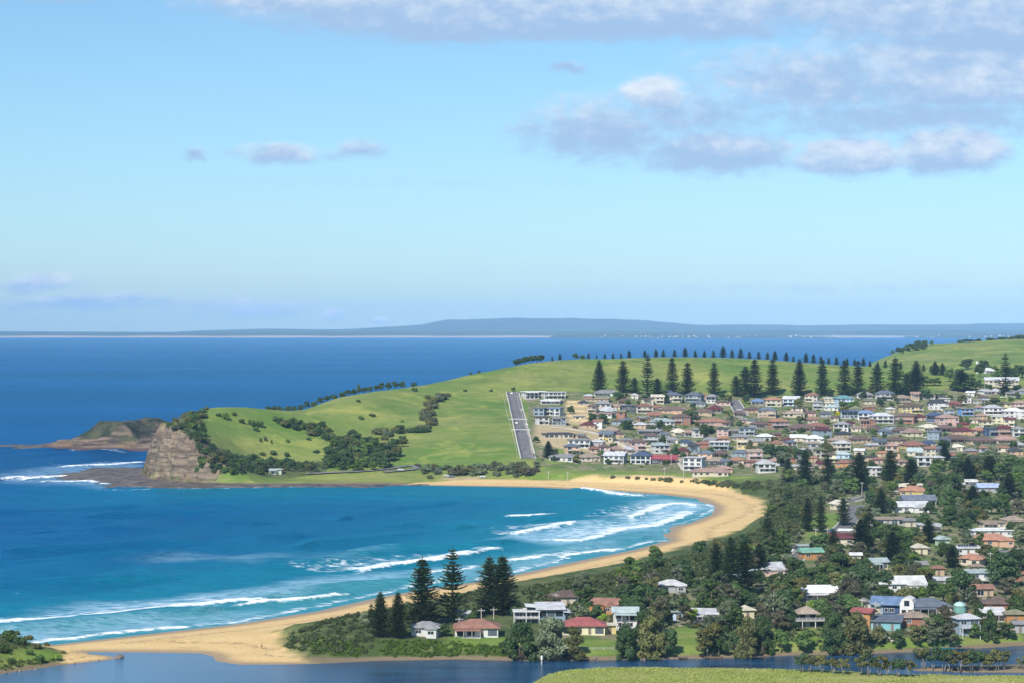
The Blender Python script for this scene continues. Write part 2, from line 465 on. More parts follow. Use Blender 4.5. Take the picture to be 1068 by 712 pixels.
DIRT = [at_poly(p) for p in (((590, 420), (612, 418), (616, 444), (592, 442)), ((560, 440), (640, 448), (660, 474), (600, 470), (556, 462)), ((465, 498), (500, 496), (500, 500), (460, 500)))]
SCRUBZONE = at_poly(((180, 440), (200, 428), (215, 430), (212, 460), (250, 474), (340, 480), (340, 492), (210, 500), (190, 480)))

def terrain_masks(X, Y, Z, SDv, SLv):
    sand = inside(SAND, X, Y) & (SDv > -60)
    e, _v, _s, _p = seg_dist(SAND, X, Y)
    sandf = sstep(np.where(sand, e, -e) + (fbm(X / 9, Y / 9, 3, 21) - .5) * 10, -3, 3)
    sp = inside(SPITS, X, Y)
    sandf = np.maximum(sandf, sp * 1.0)
    gyy, gxx = np.gradient(Z, Y[1, 0] - Y[0, 0], X[0, 1] - X[0, 0])
    steep = np.hypot(gxx, gyy)
    cliffy = sstep(SLv, 0.6, 1.4) * sstep(-SDv, -40, -14) * (X < 0)
    rock = np.maximum(sstep(steep, 0.75, 1.15) * (X < 0), cliffy * sstep(steep, .5, .8)) * (SDv > -20)
    lawn = np.zeros(X.shape)
    for p in LAWNS:
        e, _v, _s, _p = seg_dist(p, X, Y)
        lawn = np.maximum(lawn, sstep(np.where(inside(p, X, Y), e, -e), -3, 2))
    dirt = np.zeros(X.shape)
    for p in DIRT:
        e, _v, _s, _p = seg_dist(p, X, Y)
        dirt = np.maximum(dirt, sstep(np.where(inside(p, X, Y), e, -e), -4, 3))
    town = inside(TOWN, X, Y) * 1.0
    flat = sstep(-Y, -1480, -1430) * (1 - inside(MEADOW, X, Y))
    scrub = np.maximum(flat * (1 - sandf), inside(SCRUBZONE, X, Y) * 1.0)
    wet = sstep(-Z, -0.55, -0.2)
    return dict(sand=sandf, rock=rock, lawn=lawn, dirt=dirt, town=town, scrub=scrub, wet=wet, meadow=inside(MEADOW, X, Y) * 1.0)

# ------------------------------------------------------------------ ground material
def ground_material():
    mt = bpy.data.materials.new('ground'); mt.use_nodes = True
    g = NT(mt.node_tree)
    P = g.coords('Object')
    n1 = g.noise(P, 0.012, 5, .6); n2 = g.noise(P, 0.09, 5, .65); n3 = g.noise(P, 0.6, 4, .7)
    tr = g.noise(g.mapping(P, (0.012, 0.07, 0.05), (0, 0, 0.15)), 1.0, 3, .6)
    grass = g.mix(g.smooth(n1, .35, .68), (.115, .200, .032), (.235, .265, .068))
    grass = g.mix(g.m('MULTIPLY', g.smooth(n2, .45, .75), .55), grass, (.085, .155, .026))
    grass = g.mix(g.m('MULTIPLY', g.smooth(tr, .52, .7), .45), grass, (.30, .27, .11))
    grass = g.mix(g.m('MULTIPLY', g.smooth(n3, .5, .8), .35), grass, (.07, .12, .02))
    zz = g.node('ShaderNodeSeparateXYZ'); g.put(zz.inputs[0], P)
    terr = g.m('ABSOLUTE', g.m('SUBTRACT', g.m('FRACT', g.m('ADD', g.m('MULTIPLY', zz.outputs[2], .62), g.m('MULTIPLY', n2, 2.2))), .5))
    grass = g.mix(g.m('MULTIPLY', g.m('MULTIPLY', g.smooth(terr, .40, .5), g.smooth(n1, .45, .6)), .5), grass, (.22, .20, .085))
    pat = g.noise(P, .028, 5, .7, .6)
    grass = g.mix(g.m('MULTIPLY', g.smooth(pat, .50, .64), .6), grass, (.33, .34, .075))
    grass = g.mix(g.m('MULTIPLY', g.smooth(pat, .46, .34), .5), grass, (.075, .135, .024))
    grass = g.mix(g.m('MULTIPLY', g.smooth(g.noise(P, .20, 5, .75), .60, .72), .55), grass, (.055, .085, .022))
    mead = g.mix(g.smooth(n2, .35, .7), (.31, .32, .085), (.21, .25, .055))
    mead = g.mix(g.m('MULTIPLY', g.smooth(tr, .48, .66), .6), mead, (.37, .34, .14))
    mead = g.mix(g.m('MULTIPLY', g.smooth(n3, .45, .75), .5), mead, (.38, .36, .13))
    lawn = g.mix(g.smooth(n2, .35, .7), (.12, .205, .028), (.20, .26, .055))
    lawn = g.mix(g.m('MULTIPLY', g.smooth(tr, .5, .66), .55), lawn, (.26, .25, .085))
    lawn = g.mix(g.m('MULTIPLY', g.smooth(n3, .5, .8), .4), lawn, (.27, .27, .08))
    under = g.mix(g.smooth(n2, .4, .65), (.055, .085, .022), (.12, .14, .05))
    town = g.mix(g.smooth(n2, .42, .58), (.10, .15, .035), (.21, .19, .11))
    town = g.mix(g.smooth(g.noise(P, .17, 3, .6), .58, .66), town, (.33, .29, .21))
    dirt = g.mix(n2, (.42, .31, .16), (.5, .42, .27))
    dirt = g.mix(g.m('MULTIPLY', g.smooth(n3, .5, .65), .6), dirt, (.16, .2, .05))
    sand = g.mix(g.smooth(n2, .3, .7), (.64, .44, .19), (.70, .50, .245))
    sand = g.mix(g.m('MULTIPLY', g.smooth(n3, .5, .75), .3), sand, (.50, .33, .14))
    trod = g.noise(g.mapping(P, (.05, .16, 1)), 1.0, 5, .75)
    sand = g.mix(g.m('MULTIPLY', g.smooth(trod, .52, .68), .35), sand, (.44, .30, .14))
    wetsand = (.36, .245, .125)
    vor = g.voronoi(g.mapping(P, (.12, .12, .3)), 1.0)
    z = g.node('ShaderNodeSeparateXYZ'); g.put(z.inputs[0], P)
    strata = g.noise(g.mapping(P, (.03, .03, .35)), 1.0, 5, .65)
    rock = g.mix(g.smooth(strata, .38, .62), (.15, .120, .085), (.28, .222, .160))
    rock = g.mix(g.m('MULTIPLY', g.smooth(g.noise(P, .055, 3, .6), .58, .68), .7), rock, (.30, .20, .11))
    rock = g.mix(g.m('MULTIPLY', g.smooth(z.outputs[2], 18, 32), .55), rock, (.25, .18, .145))
    rock = g.mix(g.m('MULTIPLY', g.smooth(vor, .45, .8), .5), rock, (.06, .05, .042))
    rock = g.mix(g.m('MULTIPLY', g.smooth(n3, .55, .7), .6), rock, (.08, .07, .058))
    c = grass
    c = g.mix(g.attr('scrub'), c, under)
    c = g.mix(g.attr('town'), c, town)
    c = g.mix(g.attr('dirt'), c, dirt)
    c = g.mix(g.attr('lawn'), c, lawn)
    c = g.mix(g.attr('meadow'), c, mead)
    c = g.mix(g.attr('rock'), c, rock)
    s = g.mix(g.attr('wet'), sand, wetsand)
    zs = g.node('ShaderNodeSeparateXYZ'); g.put(zs.inputs[0], P)
    tide = g.m('ABSOLUTE', g.m('SUBTRACT', g.m('ADD', zs.outputs[2], g.m('MULTIPLY', g.m('SUBTRACT', n2, .5), .7)), 1.05))
    s = g.mix(g.m('MULTIPLY', g.m('MULTIPLY', g.smooth(tide, .16, .03), g.smooth(n3, .42, .6)), .55), s, (.17, .12, .07))
    c = g.mix(g.attr('sand'), c, s)
    mudz = g.m('MULTIPLY', g.smooth(z.outputs[2], 1.3, .7), g.m('SUBTRACT', 1.0, g.attr('sand'), clamp=True))
    c = g.mix(mudz, c, (.20, .155, .095))
    h = g.m('ADD', g.m('MULTIPLY', n3, .5), g.m('MULTIPLY', g.m('MULTIPLY', g.attr('rock'), g.m('ADD', strata, vor)), 2.2))
    nrm = g.bump(h, .8, 1.6)
    rough = g.lin(g.m('MULTIPLY', g.attr('wet'), g.attr('sand')), 0, 1, .95, .35)
    g.out(g.bsdf(c, rough, .25, nrm))
    return mt
M_GROUND = ground_material()

def build_terrain(name, X, Y, Z, sd, sl):
    keep = np.maximum.reduce([Z[:-1, :-1], Z[1:, :-1], Z[:-1, 1:], Z[1:, 1:]]) > -1.5
    Zr = Z.copy()
    mk = terrain_masks(X, Y, Z, sd, sl)
    rk = mk['rock']
    Xr = X + rk * (fbm(X / 5, Y / 5 + Z / 4, 3, 41) - .5) * 5 
    Yr = Y + rk * ((fbm(X / 5 + 30, Y / 5 + Z / 4, 3, 42) - .5) * 5 + (fbm(X / 4, Z / 40, 3, 47) - .5) * 10)
    Zr = Z + rk * (fbm(X / 6, Y / 6, 3, 44) - .5) * 2.5
    f = grid_faces(X.shape[1], X.shape[0], keep)
    used = np.unique(f); idx = np.full(X.size, -1); idx[used] = np.arange(len(used))
    V3 = np.stack([Xr.ravel(), Yr.ravel(), Zr.ravel()], -1)[used]
    me = np_mesh(name, V3, [idx[f]], True)
    for k, v in mk.items():
        set_attr(me, k, v.ravel()[used])
    return tag(link(name, me, M_GROUND), kind='structure')
build_terrain('ground', XX, YY, ZZ, SD, SL)
build_terrain('hills', FX, FY, FZ, FSD, FSL)

# rocky islet beyond the point, and the low reef in front of the cliff
def patch(name, poly, mat_, spacing, hfun, attrs=None):
    P = np.array(poly)
    x = np.arange(P[:, 0].min() - 6, P[:, 0].max() + 6, spacing); y = np.arange(P[:, 1].min() - 6, P[:, 1].max() + 6, spacing)
    X, Y = np.meshgrid(x, y)
    d, _v, _s, _p = seg_dist(poly, X, Y)
    d = np.where(inside(poly, X, Y), d, -d)
    Z = hfun(X, Y, d)
    keep = np.maximum.reduce([Z[:-1, :-1], Z[1:, :-1], Z[:-1, 1:], Z[1:, 1:]]) > -1.0
    f = grid_faces(X.shape[1], X.shape[0], keep)
    used = np.unique(f); idx = np.full(X.size, -1); idx[used] = np.arange(len(used))
    me = np_mesh(name, np.stack([X.ravel(), Y.ravel(), Z.ravel()], -1)[used], [idx[f]], True)
    for k, fn in (attrs or {}).items():
        set_attr(me, k, fn(X, Y, Z, d).ravel()[used])
    return link(name, me, mat_), X, Y, Z, d

def islet_h(X, Y, d):
    n = fbm(X / 18, Y / 18, 4, 71)
    dj = d + (n - .5) * 24
    px = 534 + FOC * X / Y
    top = np.interp(px, [30, 55, 66, 80, 110, 140, 165, 185], [4, 9, 17, 20, 21, 20, 18, 10])
    z = np.minimum(dj * .55, 4 + (n - .5) * 4) + np.clip(dj - 22, 0, 99) * .62
    z = np.minimum(z, top + (n - .5) * 5)
    return np.where(dj > 0, z, np.maximum(dj * .3, -3))
def reef_material():
    mt = bpy.data.materials.new('reef_rock'); mt.use_nodes = True
    g = NT(mt.node_tree); P = g.coords('Object')
    n = g.noise(P, .12, 5, .65); n2 = g.noise(g.mapping(P, (.04, .3, .3)), 1.0, 4, .6)
    c = g.mix(g.smooth(n, .38, .62), (.06, .052, .048), (.17, .14, .11))
    c = g.mix(g.m('MULTIPLY', g.smooth(n2, .55, .7), .6), c, (.28, .22, .16))
    g.out(g.bsdf(c, .6, .3, g.bump(n, .8, 1.5)))
    return mt
def islet_material():
    mt = bpy.data.materials.new('islet_rock'); mt.use_nodes = True
    g = NT(mt.node_tree); P = g.coords('Object')
    z = g.node('ShaderNodeSeparateXYZ'); g.put(z.inputs[0], P)
    n = g.noise(P, .06, 5, .65); n2 = g.noise(g.mapping(P, (.05, .05, .5)), 1.0, 5, .6)
    rock = g.mix(g.smooth(n2, .4, .6), (.065, .050, .042), (.19, .145, .11))
    rock = g.mix(g.smooth(g.noise(P, .03, 3, .6), .52, .6), rock, (.21, .14, .08))
    low = g.smooth(z.outputs[2], 2.6, 1.0)
    rock = g.mix(low, rock, (.09, .06, .055))
    veg = g.mix(g.smooth(n, .4, .62), (.026, .040, .024), (.075, .078, .045))
    f = g.smooth(g.m('ADD', z.outputs[2], g.m('MULTIPLY', g.m('SUBTRACT', n, .5), 16)), 6.5, 8.5)
    patchy = g.smooth(g.noise(P, .05, 4, .6, .4),   .54, .60)
    f = g.m('MULTIPLY', f, g.m('SUBTRACT', 1.0, g.m('MULTIPLY', patchy, .8)))
    c = g.mix(f, rock, veg)
    g.out(g.bsdf(c, .9, .2, g.bump(g.m('ADD', n, n2), .8, 2.0)))
    return mt
islet, IX, IY, IZ, ID = patch('islet_hills', ISLET, islet_material(), 3.0, islet_h)
tag(islet, kind='structure')
REEF = world_poly(((40, 497), (62, 494.5), (100, 488), (122, 487.5), (152, 489), (160, 496), (200, 500), (240, 503), (330, 504.5), (440, 505.5), (400, 507.5), (240, 508.5), (170, 508.5), (118, 507.5), (96, 503), (70, 499.5)))
def reef_h(X, Y, d):
    n = fbm(X / 12, Y / 9, 4, 88)
    dj = d + (n - .5) * 26
    z = np.minimum(dj * .18, .75) + (fbm(X / 4, Y / 4, 3, 90) - .5) * 1.0 + np.clip(dj - 25, 0, 30) * .02
    return np.where(dj > 0, z, np.maximum(dj * .3, -2))
reef, _X, _Y, _Z, _D = patch('rock_reef', REEF, reef_material(), 2.0, reef_h)
tag(reef, kind='structure')
ISLET_W = [(60, 460), (35, 464), (0, 463.5), (-20, 464.5), (0, 466), (40, 467)]
r2, *_ = patch('rock_reef', world_poly(ISLET_W), reef.data.materials[0], 3.0, reef_h)
tag(r2, kind='structure')

# ------------------------------------------------------------------ the sea
# breaking fronts: photo pixels of the line, width of the foam behind it (m), strength, height of the wave (m)
FOAM = [
    ([(0, 652), (60, 648.5), (120, 643.5), (167, 637.5), (190, 634), (230, 631), (266, 627)], 24, 1.0, 1.0),
    ([(262, 632), (300, 629.5), (330, 626.5), (360, 622)], 13, 1.0, 1.2),
    ([(385, 597), (410, 591), (436, 588.5), (465, 585.5), (484, 582), (497, 578.5)], 34, 1.0, 1.6),
    ([(508, 575.5), (514, 574), (520, 573.5)], 14, .9, 1.2),
    ([(531, 541), (552, 540.5), (576, 538)], 16, .95, 1.0),
    ([(545, 557.5), (562, 555.5), (580, 552), (600, 546.5)], 26, 1.0, 1.3),
    ([(600, 510), (620, 512.5), (642, 516.5), (663, 518)], 20, .95, 1.0),
    ([(664, 541), (680, 534), (700, 527.5), (710, 526.5), (716, 528)], 26, 1.0, .9),
    ([(575, 563.5), (606, 565), (633, 560), (660, 551.5), (690, 549), (716, 541), (728, 534)], 34, .92, .6),
    ([(531, 586), (552, 583.5), (578, 581)], 16, .95, .9),
    ([(594, 581.5), (615, 577.5), (634, 574.5), (646, 573.5)], 15, 1.0, .6),
    ([(640, 575), (668, 569.5), (694, 564)], 8, .8, .2),
    ([(446, 598), (475, 594.5), (504, 591.5)], 12, .75, .6), ([(482, 607), (510, 604), (540, 596)], 6, .7, .15),
    ([(500, 604), (538, 596.5), (556, 591.5), (592, 582.5)], 7, .8, .2),
    ([(45, 672), (93, 664.5), (139, 660.5), (192, 655)], 12, 1.0, .5), ([(192, 655), (240, 649.5), (297, 641.5), (345, 632)], 8, .8, .2), ([(340, 633), (400, 619.5), (450, 611), (490, 605)], 6, .8, .15),
    ([(690, 552), (694, 560), (690, 566)], 5, .6, .1), ([(741, 530), (728, 537), (700, 546)], 6, .8, .1), ([(660, 512), (700, 516.5), (728, 521), (741, 529)], 8, .7, .1),
    ([(30, 500.5), (55, 498.5), (75, 497)], 40, 1.0, 1.0), ([(8, 498.5), (22, 498)], 26, 1.0, 1.4), ([(48, 503), (70, 502.5), (90, 501.5), (108, 505)], 22, .85, .6), ([(70, 486.5), (100, 485.5), (128, 484), (152, 482.5)], 34, .9, .8),
    ([(60, 467.5), (90, 469.3), (130, 470.2)], 12, .5, .2), ([(-20, 462.5), (10, 461)], 26, .7, .4), ([(100, 509.5), (135, 510.5), (200, 509.8), (300, 508)], 7, .55, .15),
]
SLICK = [  # aerated water: outline, strength
    ([(0, 650), (60, 630), (150, 624), (250, 618), (380, 598), (440, 594), (430, 602), (330, 614), (260, 626), (160, 636), (60, 648)], .72),
    ([(0, 668), (40, 670), (130, 660), (190, 653), (300, 640), (300, 632), (180, 641), (60, 652)], .62),
    ([(535, 561), (560, 551), (610, 546), (660, 540), (680, 520), (735, 524), (742, 530), (700, 548), (640, 560), (580, 566)], .95),
    ([(640, 575), (700, 556), (690, 549), (660, 553), (600, 568)], .42),
    ([(520, 600), (600, 582), (640, 572), (600, 572), (530, 588)], .42), ([(130, 584), (260, 588), (300, 582), (200, 576)], .3), ([(420, 604), (500, 590), (520, 596), (480, 606)], .35),
    ([(10, 503), (110, 507), (152, 490), (150, 481), (60, 485), (0, 495)], .42), ([(640, 512), (700, 517), (730, 522), (700, 524), (660, 520)], .45), ([(300, 590), (330, 576), (390, 574), (380, 590)], .16),
]
SWELL = [  # unbroken crests: line, height
    ([(140, 606), (180, 603.5), (230, 599), (280, 594), (340, 590)], 1.5), ([(115, 538), (150, 536.5), (190, 536)], 1.0), ([(300, 622), (340, 617), (382, 612.5), (450, 609)], 1.4),
    ([(315, 587), (340, 583), (366, 581.5)], 1.4), ([(334, 570), (360, 566.5), (395, 563), (435, 559), (475, 554)], 1.6), ([(368, 541), (395, 536), (420, 531), (450, 529)], 1.2),
    ([(0, 660), (40, 657), (90, 652), (150, 646), (200, 640)], 1.6), ([(40, 575), (120, 571), (220, 566), (300, 560)], .9), ([(0, 613), (60, 609), (140, 606)], 1.2), ([(380, 575), (430, 573), (500, 571), (520, 568)], 1.3),
    ([(430, 549), (480, 546), (535, 543)], 1.0), ([(575, 541), (620, 536), (660, 531)], 1.2), ([(590, 548), (640, 545), (662, 541)], 1.0), ([(0, 588), (80, 583), (160, 579)], .9), ([(60, 555), (160, 551), (260, 546)], .8),
    ([(200, 525), (300, 521), (420, 517)], .7), ([(0, 535), (70, 532), (120, 530)], .8), ([(480, 525), (540, 524), (600, 522)], .8), ([(578, 581), (620, 571), (668, 562)], .8),
]
sx = np.arange(-560, 200.1, 1.6); sy = np.arange(640, 2060.1, 2.0)
SX, SY = np.meshgrid(sx, sy)
SZ = np.zeros(SX.shape); FO = np.zeros(SX.shape); SLK = np.zeros(SX.shape)
wig = (fbm(SX / 30, SY / 30, 4, 51) - .5)
wig2 = (fbm(SX / 8, SY / 8, 3, 52) - .5)
def local(pts, margin):
    a = np.array(pts)
    return (slice(max(np.searchsorted(sy, a[:, 1].min() - margin), 0), np.searchsorted(sy, a[:, 1].max() + margin)),
            slice(max(np.searchsorted(sx, a[:, 0].min() - margin), 0), np.searchsorted(sx, a[:, 0].max() + margin)))
def taper(par): return sstep(par, 0, .12) * sstep(1 - par, 0, .12)
for line, wid, st, hgt in FOAM:
    pl = world_poly(line); sl = local(pl, wid + 30)
    d, _v, s, par = seg_dist(pl, SX[sl], SY[sl], False)
    par = np.clip(par, 0, 1)
    q = d * s + wig[sl] * 9 + wig2[sl] * 4
    wl = wid * (.55 + .9 * fbm(SX[sl] / 22, SY[sl] / 60, 3, 61))
    prof = sstep(q, .2, 2.2) * (1 - .55 * sstep(q, 1.5, wl * .45)) * (1 - sstep(q, wl * .5, wl * 1.5))
    ends = np.clip(1.15 - np.where((par <= 0) | (par >= 1), d / 9.0, 0), 0, 1)
    FO[sl] = np.maximum(FO[sl], st * prof * ends)
    SZ[sl] = np.maximum(SZ[sl], hgt * 1.35 * np.exp(-((q - 3.5) / np.where(q < 3.5, 2.6, 8.0)) ** 2) * ends)
for line, hgt in SWELL:
    pl = world_poly(line); sl = local(pl, 45)
    d, _v, s, par = seg_dist(pl, SX[sl], SY[sl], False)
    q = d * s + wig[sl] * 8
    ends = np.where((par <= 0) | (par >= 1), np.exp(-(d / 22) ** 2), 1.0)
    SZ[sl] = np.maximum(SZ[sl], hgt * 1.5 * np.exp(-((q - 5) / np.where(q < 5, 6.0, 15.0)) ** 2) * ends)
for out, st in SLICK:
    pl = world_poly(out); sl = local(pl, 60)
    d, _v, s, _p = seg_dist(pl, SX[sl], SY[sl])
    q = np.where(inside(pl, SX[sl], SY[sl]), d, -d) + wig[sl] * 46
    SLK[sl] = np.maximum(SLK[sl], st * sstep(q, -12, 18))
cd_, _v, _s, _p = seg_dist([c for c in LAND[36:]], SX, SY, False)
lw = inside(LAND, SX, SY)
shore_d = np.where(lw, 0, cd_)
# long swell running in, following the shore
ph = cd_ / 46.0 * 2 * math.pi + (fbm(SX / 160, SY / 160, 3, 77) - .5) * 9
amp = .95 * sstep(cd_, 25, 120) * (.35 + 1.1 * fbm(SX / 90, SY / 90, 3, 78))
SZ = SZ + amp * np.sin(ph) + (fbm(SX / 9, SY / 9, 3, 79) - .5) * .5 * sstep(cd_, 5, 60)
edge = sstep(SX, sx[0], sx[0] + 60) * sstep(-SY, -sy[-1], -sy[-1] + 90) * sstep(-SX, -sx[-1], -sx[-1] + 20) * sstep(SY, 640, 660)
SZ = SZ * edge
shallow = np.exp(-shore_d / 105.0) * .85 + np.exp(-shore_d / 420.0) * .35
shallow = shallow * sstep(SX, -520, -200) * sstep(-SY, -1700, -1350)
keep = ZZ is not None
hsea = H(SX, SY)
kp = np.minimum.reduce([hsea[:-1, :-1], hsea[1:, :-1], hsea[:-1, 1:], hsea[1:, 1:]]) < 0.7
kp &= (SY[:-1, :-1] > 742) | (SX[:-1, :-1] < -190)
f = grid_faces(len(sx), len(sy), kp)
used = np.unique(f); idx = np.full(SX.size, -1); idx[used] = np.arange(len(used))
V3 = np.stack([SX.ravel(), SY.ravel(), SZ.ravel()], -1)[used]
at_s = {'foam': FO.ravel()[used], 'slick': SLK.ravel()[used], 'shallow': shallow.ravel()[used]}
x0, x1, y0, y1 = sx[0], sx[-1], sy[0], sy[-1]
far = []
def quadgrid(xs, ys):
    X, Y = np.meshgrid(xs, ys)
    off = sum(len(v) for v, _ in far) + len(V3)
    far.append((np.stack([X.ravel(), Y.ravel(), np.zeros(X.size)], -1), grid_faces(len(xs), len(ys)) + off))
quadgrid(np.linspace(-14000, 14000, 15), np.concatenate([[y1], np.linspace(3000, 21500, 12)]))
quadgrid(np.linspace(-14000, x0, 6), np.linspace(300, y1, 6))
Vall = np.concatenate([V3] + [v for v, _ in far])
me = np_mesh('sea', Vall, [idx[f]] + [q for _, q in far], True)
pad = np.zeros(len(Vall) - len(V3))
for k, v in at_s.items():
    set_attr(me, k, np.concatenate([v, pad]))

def sea_material():
    mt = bpy.data.materials.new('sea_water'); mt.use_nodes = True
    g = NT(mt.node_tree); P = g.coords('Object')
    big = g.noise(g.mapping(P, (.0006, .0016, 1)), 1.0, 4, .6)
    mid = g.noise(g.mapping(P, (.010, .022, 1)), 1.0, 4, .6)
    chop = g.noise(g.mapping(P, (.16, .30, 1)), 1.0, 5, .65)
    chop2 = g.noise(g.mapping(P, (.5, .9, 1)), 1.0, 3, .6)
    deep = g.mix(g.smooth(big, .36, .62), (.0008, .041, .138), (.0014, .064, .205))
    deep = g.mix(g.m('MULTIPLY', g.smooth(mid, .42, .7), .35), deep, (.002, .070, .20))
    sh = g.m('ADD', g.attr('shallow'), g.m('MULTIPLY', g.m('SUBTRACT', mid, .5), .22), clamp=True)
    c = g.mix(g.smooth(sh, .04, .38), deep, (.002, .100, .215))
    c = g.mix(g.smooth(sh, .30, .75), c, (.006, .175, .245))
    c = g.mix(g.smooth(sh, .78, 1.05), c, (.055, .26, .29))
    lace = g.voronoi(g.mapping(P, (.20, .34, 1)), 1.0)
    tex = g.m('ADD', g.m('MULTIPLY', g.noise(g.mapping(P, (.10, .16, 1)), 1.0, 5, .7), .75), g.m('MULTIPLY', lace, .35))
    sl = g.m('MULTIPLY', g.attr('slick'), g.smooth(tex, .30, .62))
    c = g.mix(g.m('MULTIPLY', sl, .95), c, (.40, .60, .70))
    tex2 = g.noise(g.mapping(P, (.22, .5, 1)), 1.0, 5, .75)
    fo = g.smooth(g.m('ADD', g.attr('foam'), g.m('ADD', g.m('MULTIPLY', g.m('SUBTRACT', tex, .52), 1.9), g.m('MULTIPLY', g.m('SUBTRACT', tex2, .5), 1.1))), .30, 1.0)
    fo = g.m('MULTIPLY', fo, g.smooth(g.attr('foam'), .02, .14))
    caps = g.m('MULTIPLY', g.smooth(g.noise(g.mapping(P, (.055, .11, 1)), 1.0, 5, .7), .735, .775), .55)
    fo = g.m('MAXIMUM', fo, caps)
    c = g.mix(fo, c, (.80, .84, .86))
    h = g.m('ADD', g.m('MULTIPLY', chop, 1.5), g.m('MULTIPLY', chop2, .5))
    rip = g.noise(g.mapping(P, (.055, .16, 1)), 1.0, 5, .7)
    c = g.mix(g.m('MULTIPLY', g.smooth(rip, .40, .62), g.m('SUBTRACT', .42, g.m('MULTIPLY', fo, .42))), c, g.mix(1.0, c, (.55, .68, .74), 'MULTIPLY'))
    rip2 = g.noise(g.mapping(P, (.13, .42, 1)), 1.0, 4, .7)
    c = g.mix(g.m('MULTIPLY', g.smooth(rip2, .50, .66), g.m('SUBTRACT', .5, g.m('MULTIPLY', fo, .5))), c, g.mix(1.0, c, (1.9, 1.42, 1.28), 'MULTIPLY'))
    nrm = g.bump(h, .6, 1.1)
    rough = g.lin(fo, 0, 1, .22, .9)
    # a wind-ruffled sea mirrors far less of the low sky than flat water: body colour plus a limited glossy share
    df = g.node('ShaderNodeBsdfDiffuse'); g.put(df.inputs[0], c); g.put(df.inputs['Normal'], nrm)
    gl = g.node('ShaderNodeBsdfGlossy'); gl.inputs[0].default_value = (.22, .70, .96, 1); g.put(gl.inputs['Roughness'], rough); g.put(gl.inputs['Normal'], nrm)
    fr = g.node('ShaderNodeFresnel'); fr.inputs['IOR'].default_value = 1.33; g.put(fr.inputs['Normal'], nrm)
    fac = g.m('MULTIPLY', g.m('MULTIPLY', fr.outputs[0], .52), g.m('SUBTRACT', 1.0, fo, clamp=True))
    mx = g.node('ShaderNodeMixShader'); g.put(mx.inputs[0], fac)
    g.t.links.new(df.outputs[0], mx.inputs[1]); g.t.links.new(gl.outputs[0], mx.inputs[2])
    g.out(mx.outputs[0])
    return mt
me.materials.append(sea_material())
tag(link('sea', me), kind='structure')

# lagoon behind the beach
def lagoon_material():
    mt = bpy.data.materials.new('lagoon_water'); mt.use_nodes = True
    g = NT(mt.node_tree); P = g.coords('Object')
    sp = g.node('ShaderNodeSeparateXYZ'); g.put(sp.inputs[0], P)
    rip = g.noise(g.mapping(P, (.5, 1.0, 1)), 1.0, 4, .65)
    mid = g.noise(g.mapping(P, (.02, .10, 1)), 1.0, 4, .6)
    sandy = g.smooth(g.m('ADD', sp.outputs[0], g.m('MULTIPLY', g.m('SUBTRACT', mid, .5), 60)), -40, -110)
    c = g.mix(g.smooth(mid, .35, .65), (.009, .042, .100), (.018, .076, .160))
    c = g.mix(sandy, c, (.070, .165, .280))
    g.out(g.bsdf(c, .16, .42, g.bump(rip, .35, .5), ior=1.33))
    return mt
LAG = world_poly(((-160, 718), (0, 699), (60, 691), (115, 686.5), (100, 683.5), (62, 681), (80, 677), (120, 679), (210, 679.5), (240, 688), (330, 688), (380, 684), (700, 682), (900, 678), (1068, 668), (1320, 659), (1420, 720), (900, 728), (560, 730), (200, 745), (-160, 745)))
bm = bmesh.new()
fc = bm.faces.new([bm.verts.new((x, y, 0.12)) for x, y in LAG])
bmesh.ops.triangulate(bm, faces=[fc])
bmesh.ops.recalc_face_normals(bm, faces=bm.faces)
me = bpy.data.meshes.new('lagoon'); bm.to_mesh(me); bm.free()
if me.polygons[0].normal.z < 0: me.flip_normals()
tag(link('lagoon_water', me, lagoon_material()), kind='structure')

# ------------------------------------------------------------------ the far coast, twenty kilometres away
def simple(name, col, rough=.9, var=.15, scale=.5, spec=.2, bump=0.0, coords='Object', alt=None):
    mt = bpy.data.materials.new(name); mt.use_nodes = True
    g = NT(mt.node_tree); P = g.coords(coords)
    n = g.noise(P, scale, 4, .6)
    b = alt or tuple(min(1, x * (1 + var) + .01) for x in col)
    a = tuple(x * (1 - var) for x in col)
    c = g.mix(g.smooth(n, .3, .7), a, b)
    g.out(g.bsdf(c, rough, spec, g.bump(n, .5, bump) if bump else None))
    return mt
def far_ridge(name, y0, y1, prof, mat_, n=260, rows=10, seed=0, rough_amp=.06):
    xs = np.linspace(prof[0][0], prof[-1][0], n)
    top = np.interp(xs, [p[0] for p in prof], [p[1] for p in prof])
    ys = np.linspace(y0, y1, rows)
    X, Y = np.meshgrid(xs, ys)
    t = np.sin(np.linspace(0.0, math.pi * .62, rows))[:, None] / 1.0
    Z = top[None, :] * t * (1 + rough_amp * 4 * (fbm(X / 900, Y / 900, 4, seed) - .5)) + (1 - t) * -2
    me = np_mesh(name, np.stack([X.ravel(), Y.ravel(), Z.ravel()], -1), [grid_faces(n, rows)], True)
    return tag(link(name, me, mat_), kind='structure')
M_FARHILL = simple('far_forest', (.045, .075, .04), .95, .25, .002)
M_FARSAND = simple('far_sand', (.36, .34, .31), .95, .1, .002)
def hx(px, d): return (px - 534) * d / FOC
def hz(py, d): return EYE + (HORIZON - py) * d / FOC
D1 = 31000
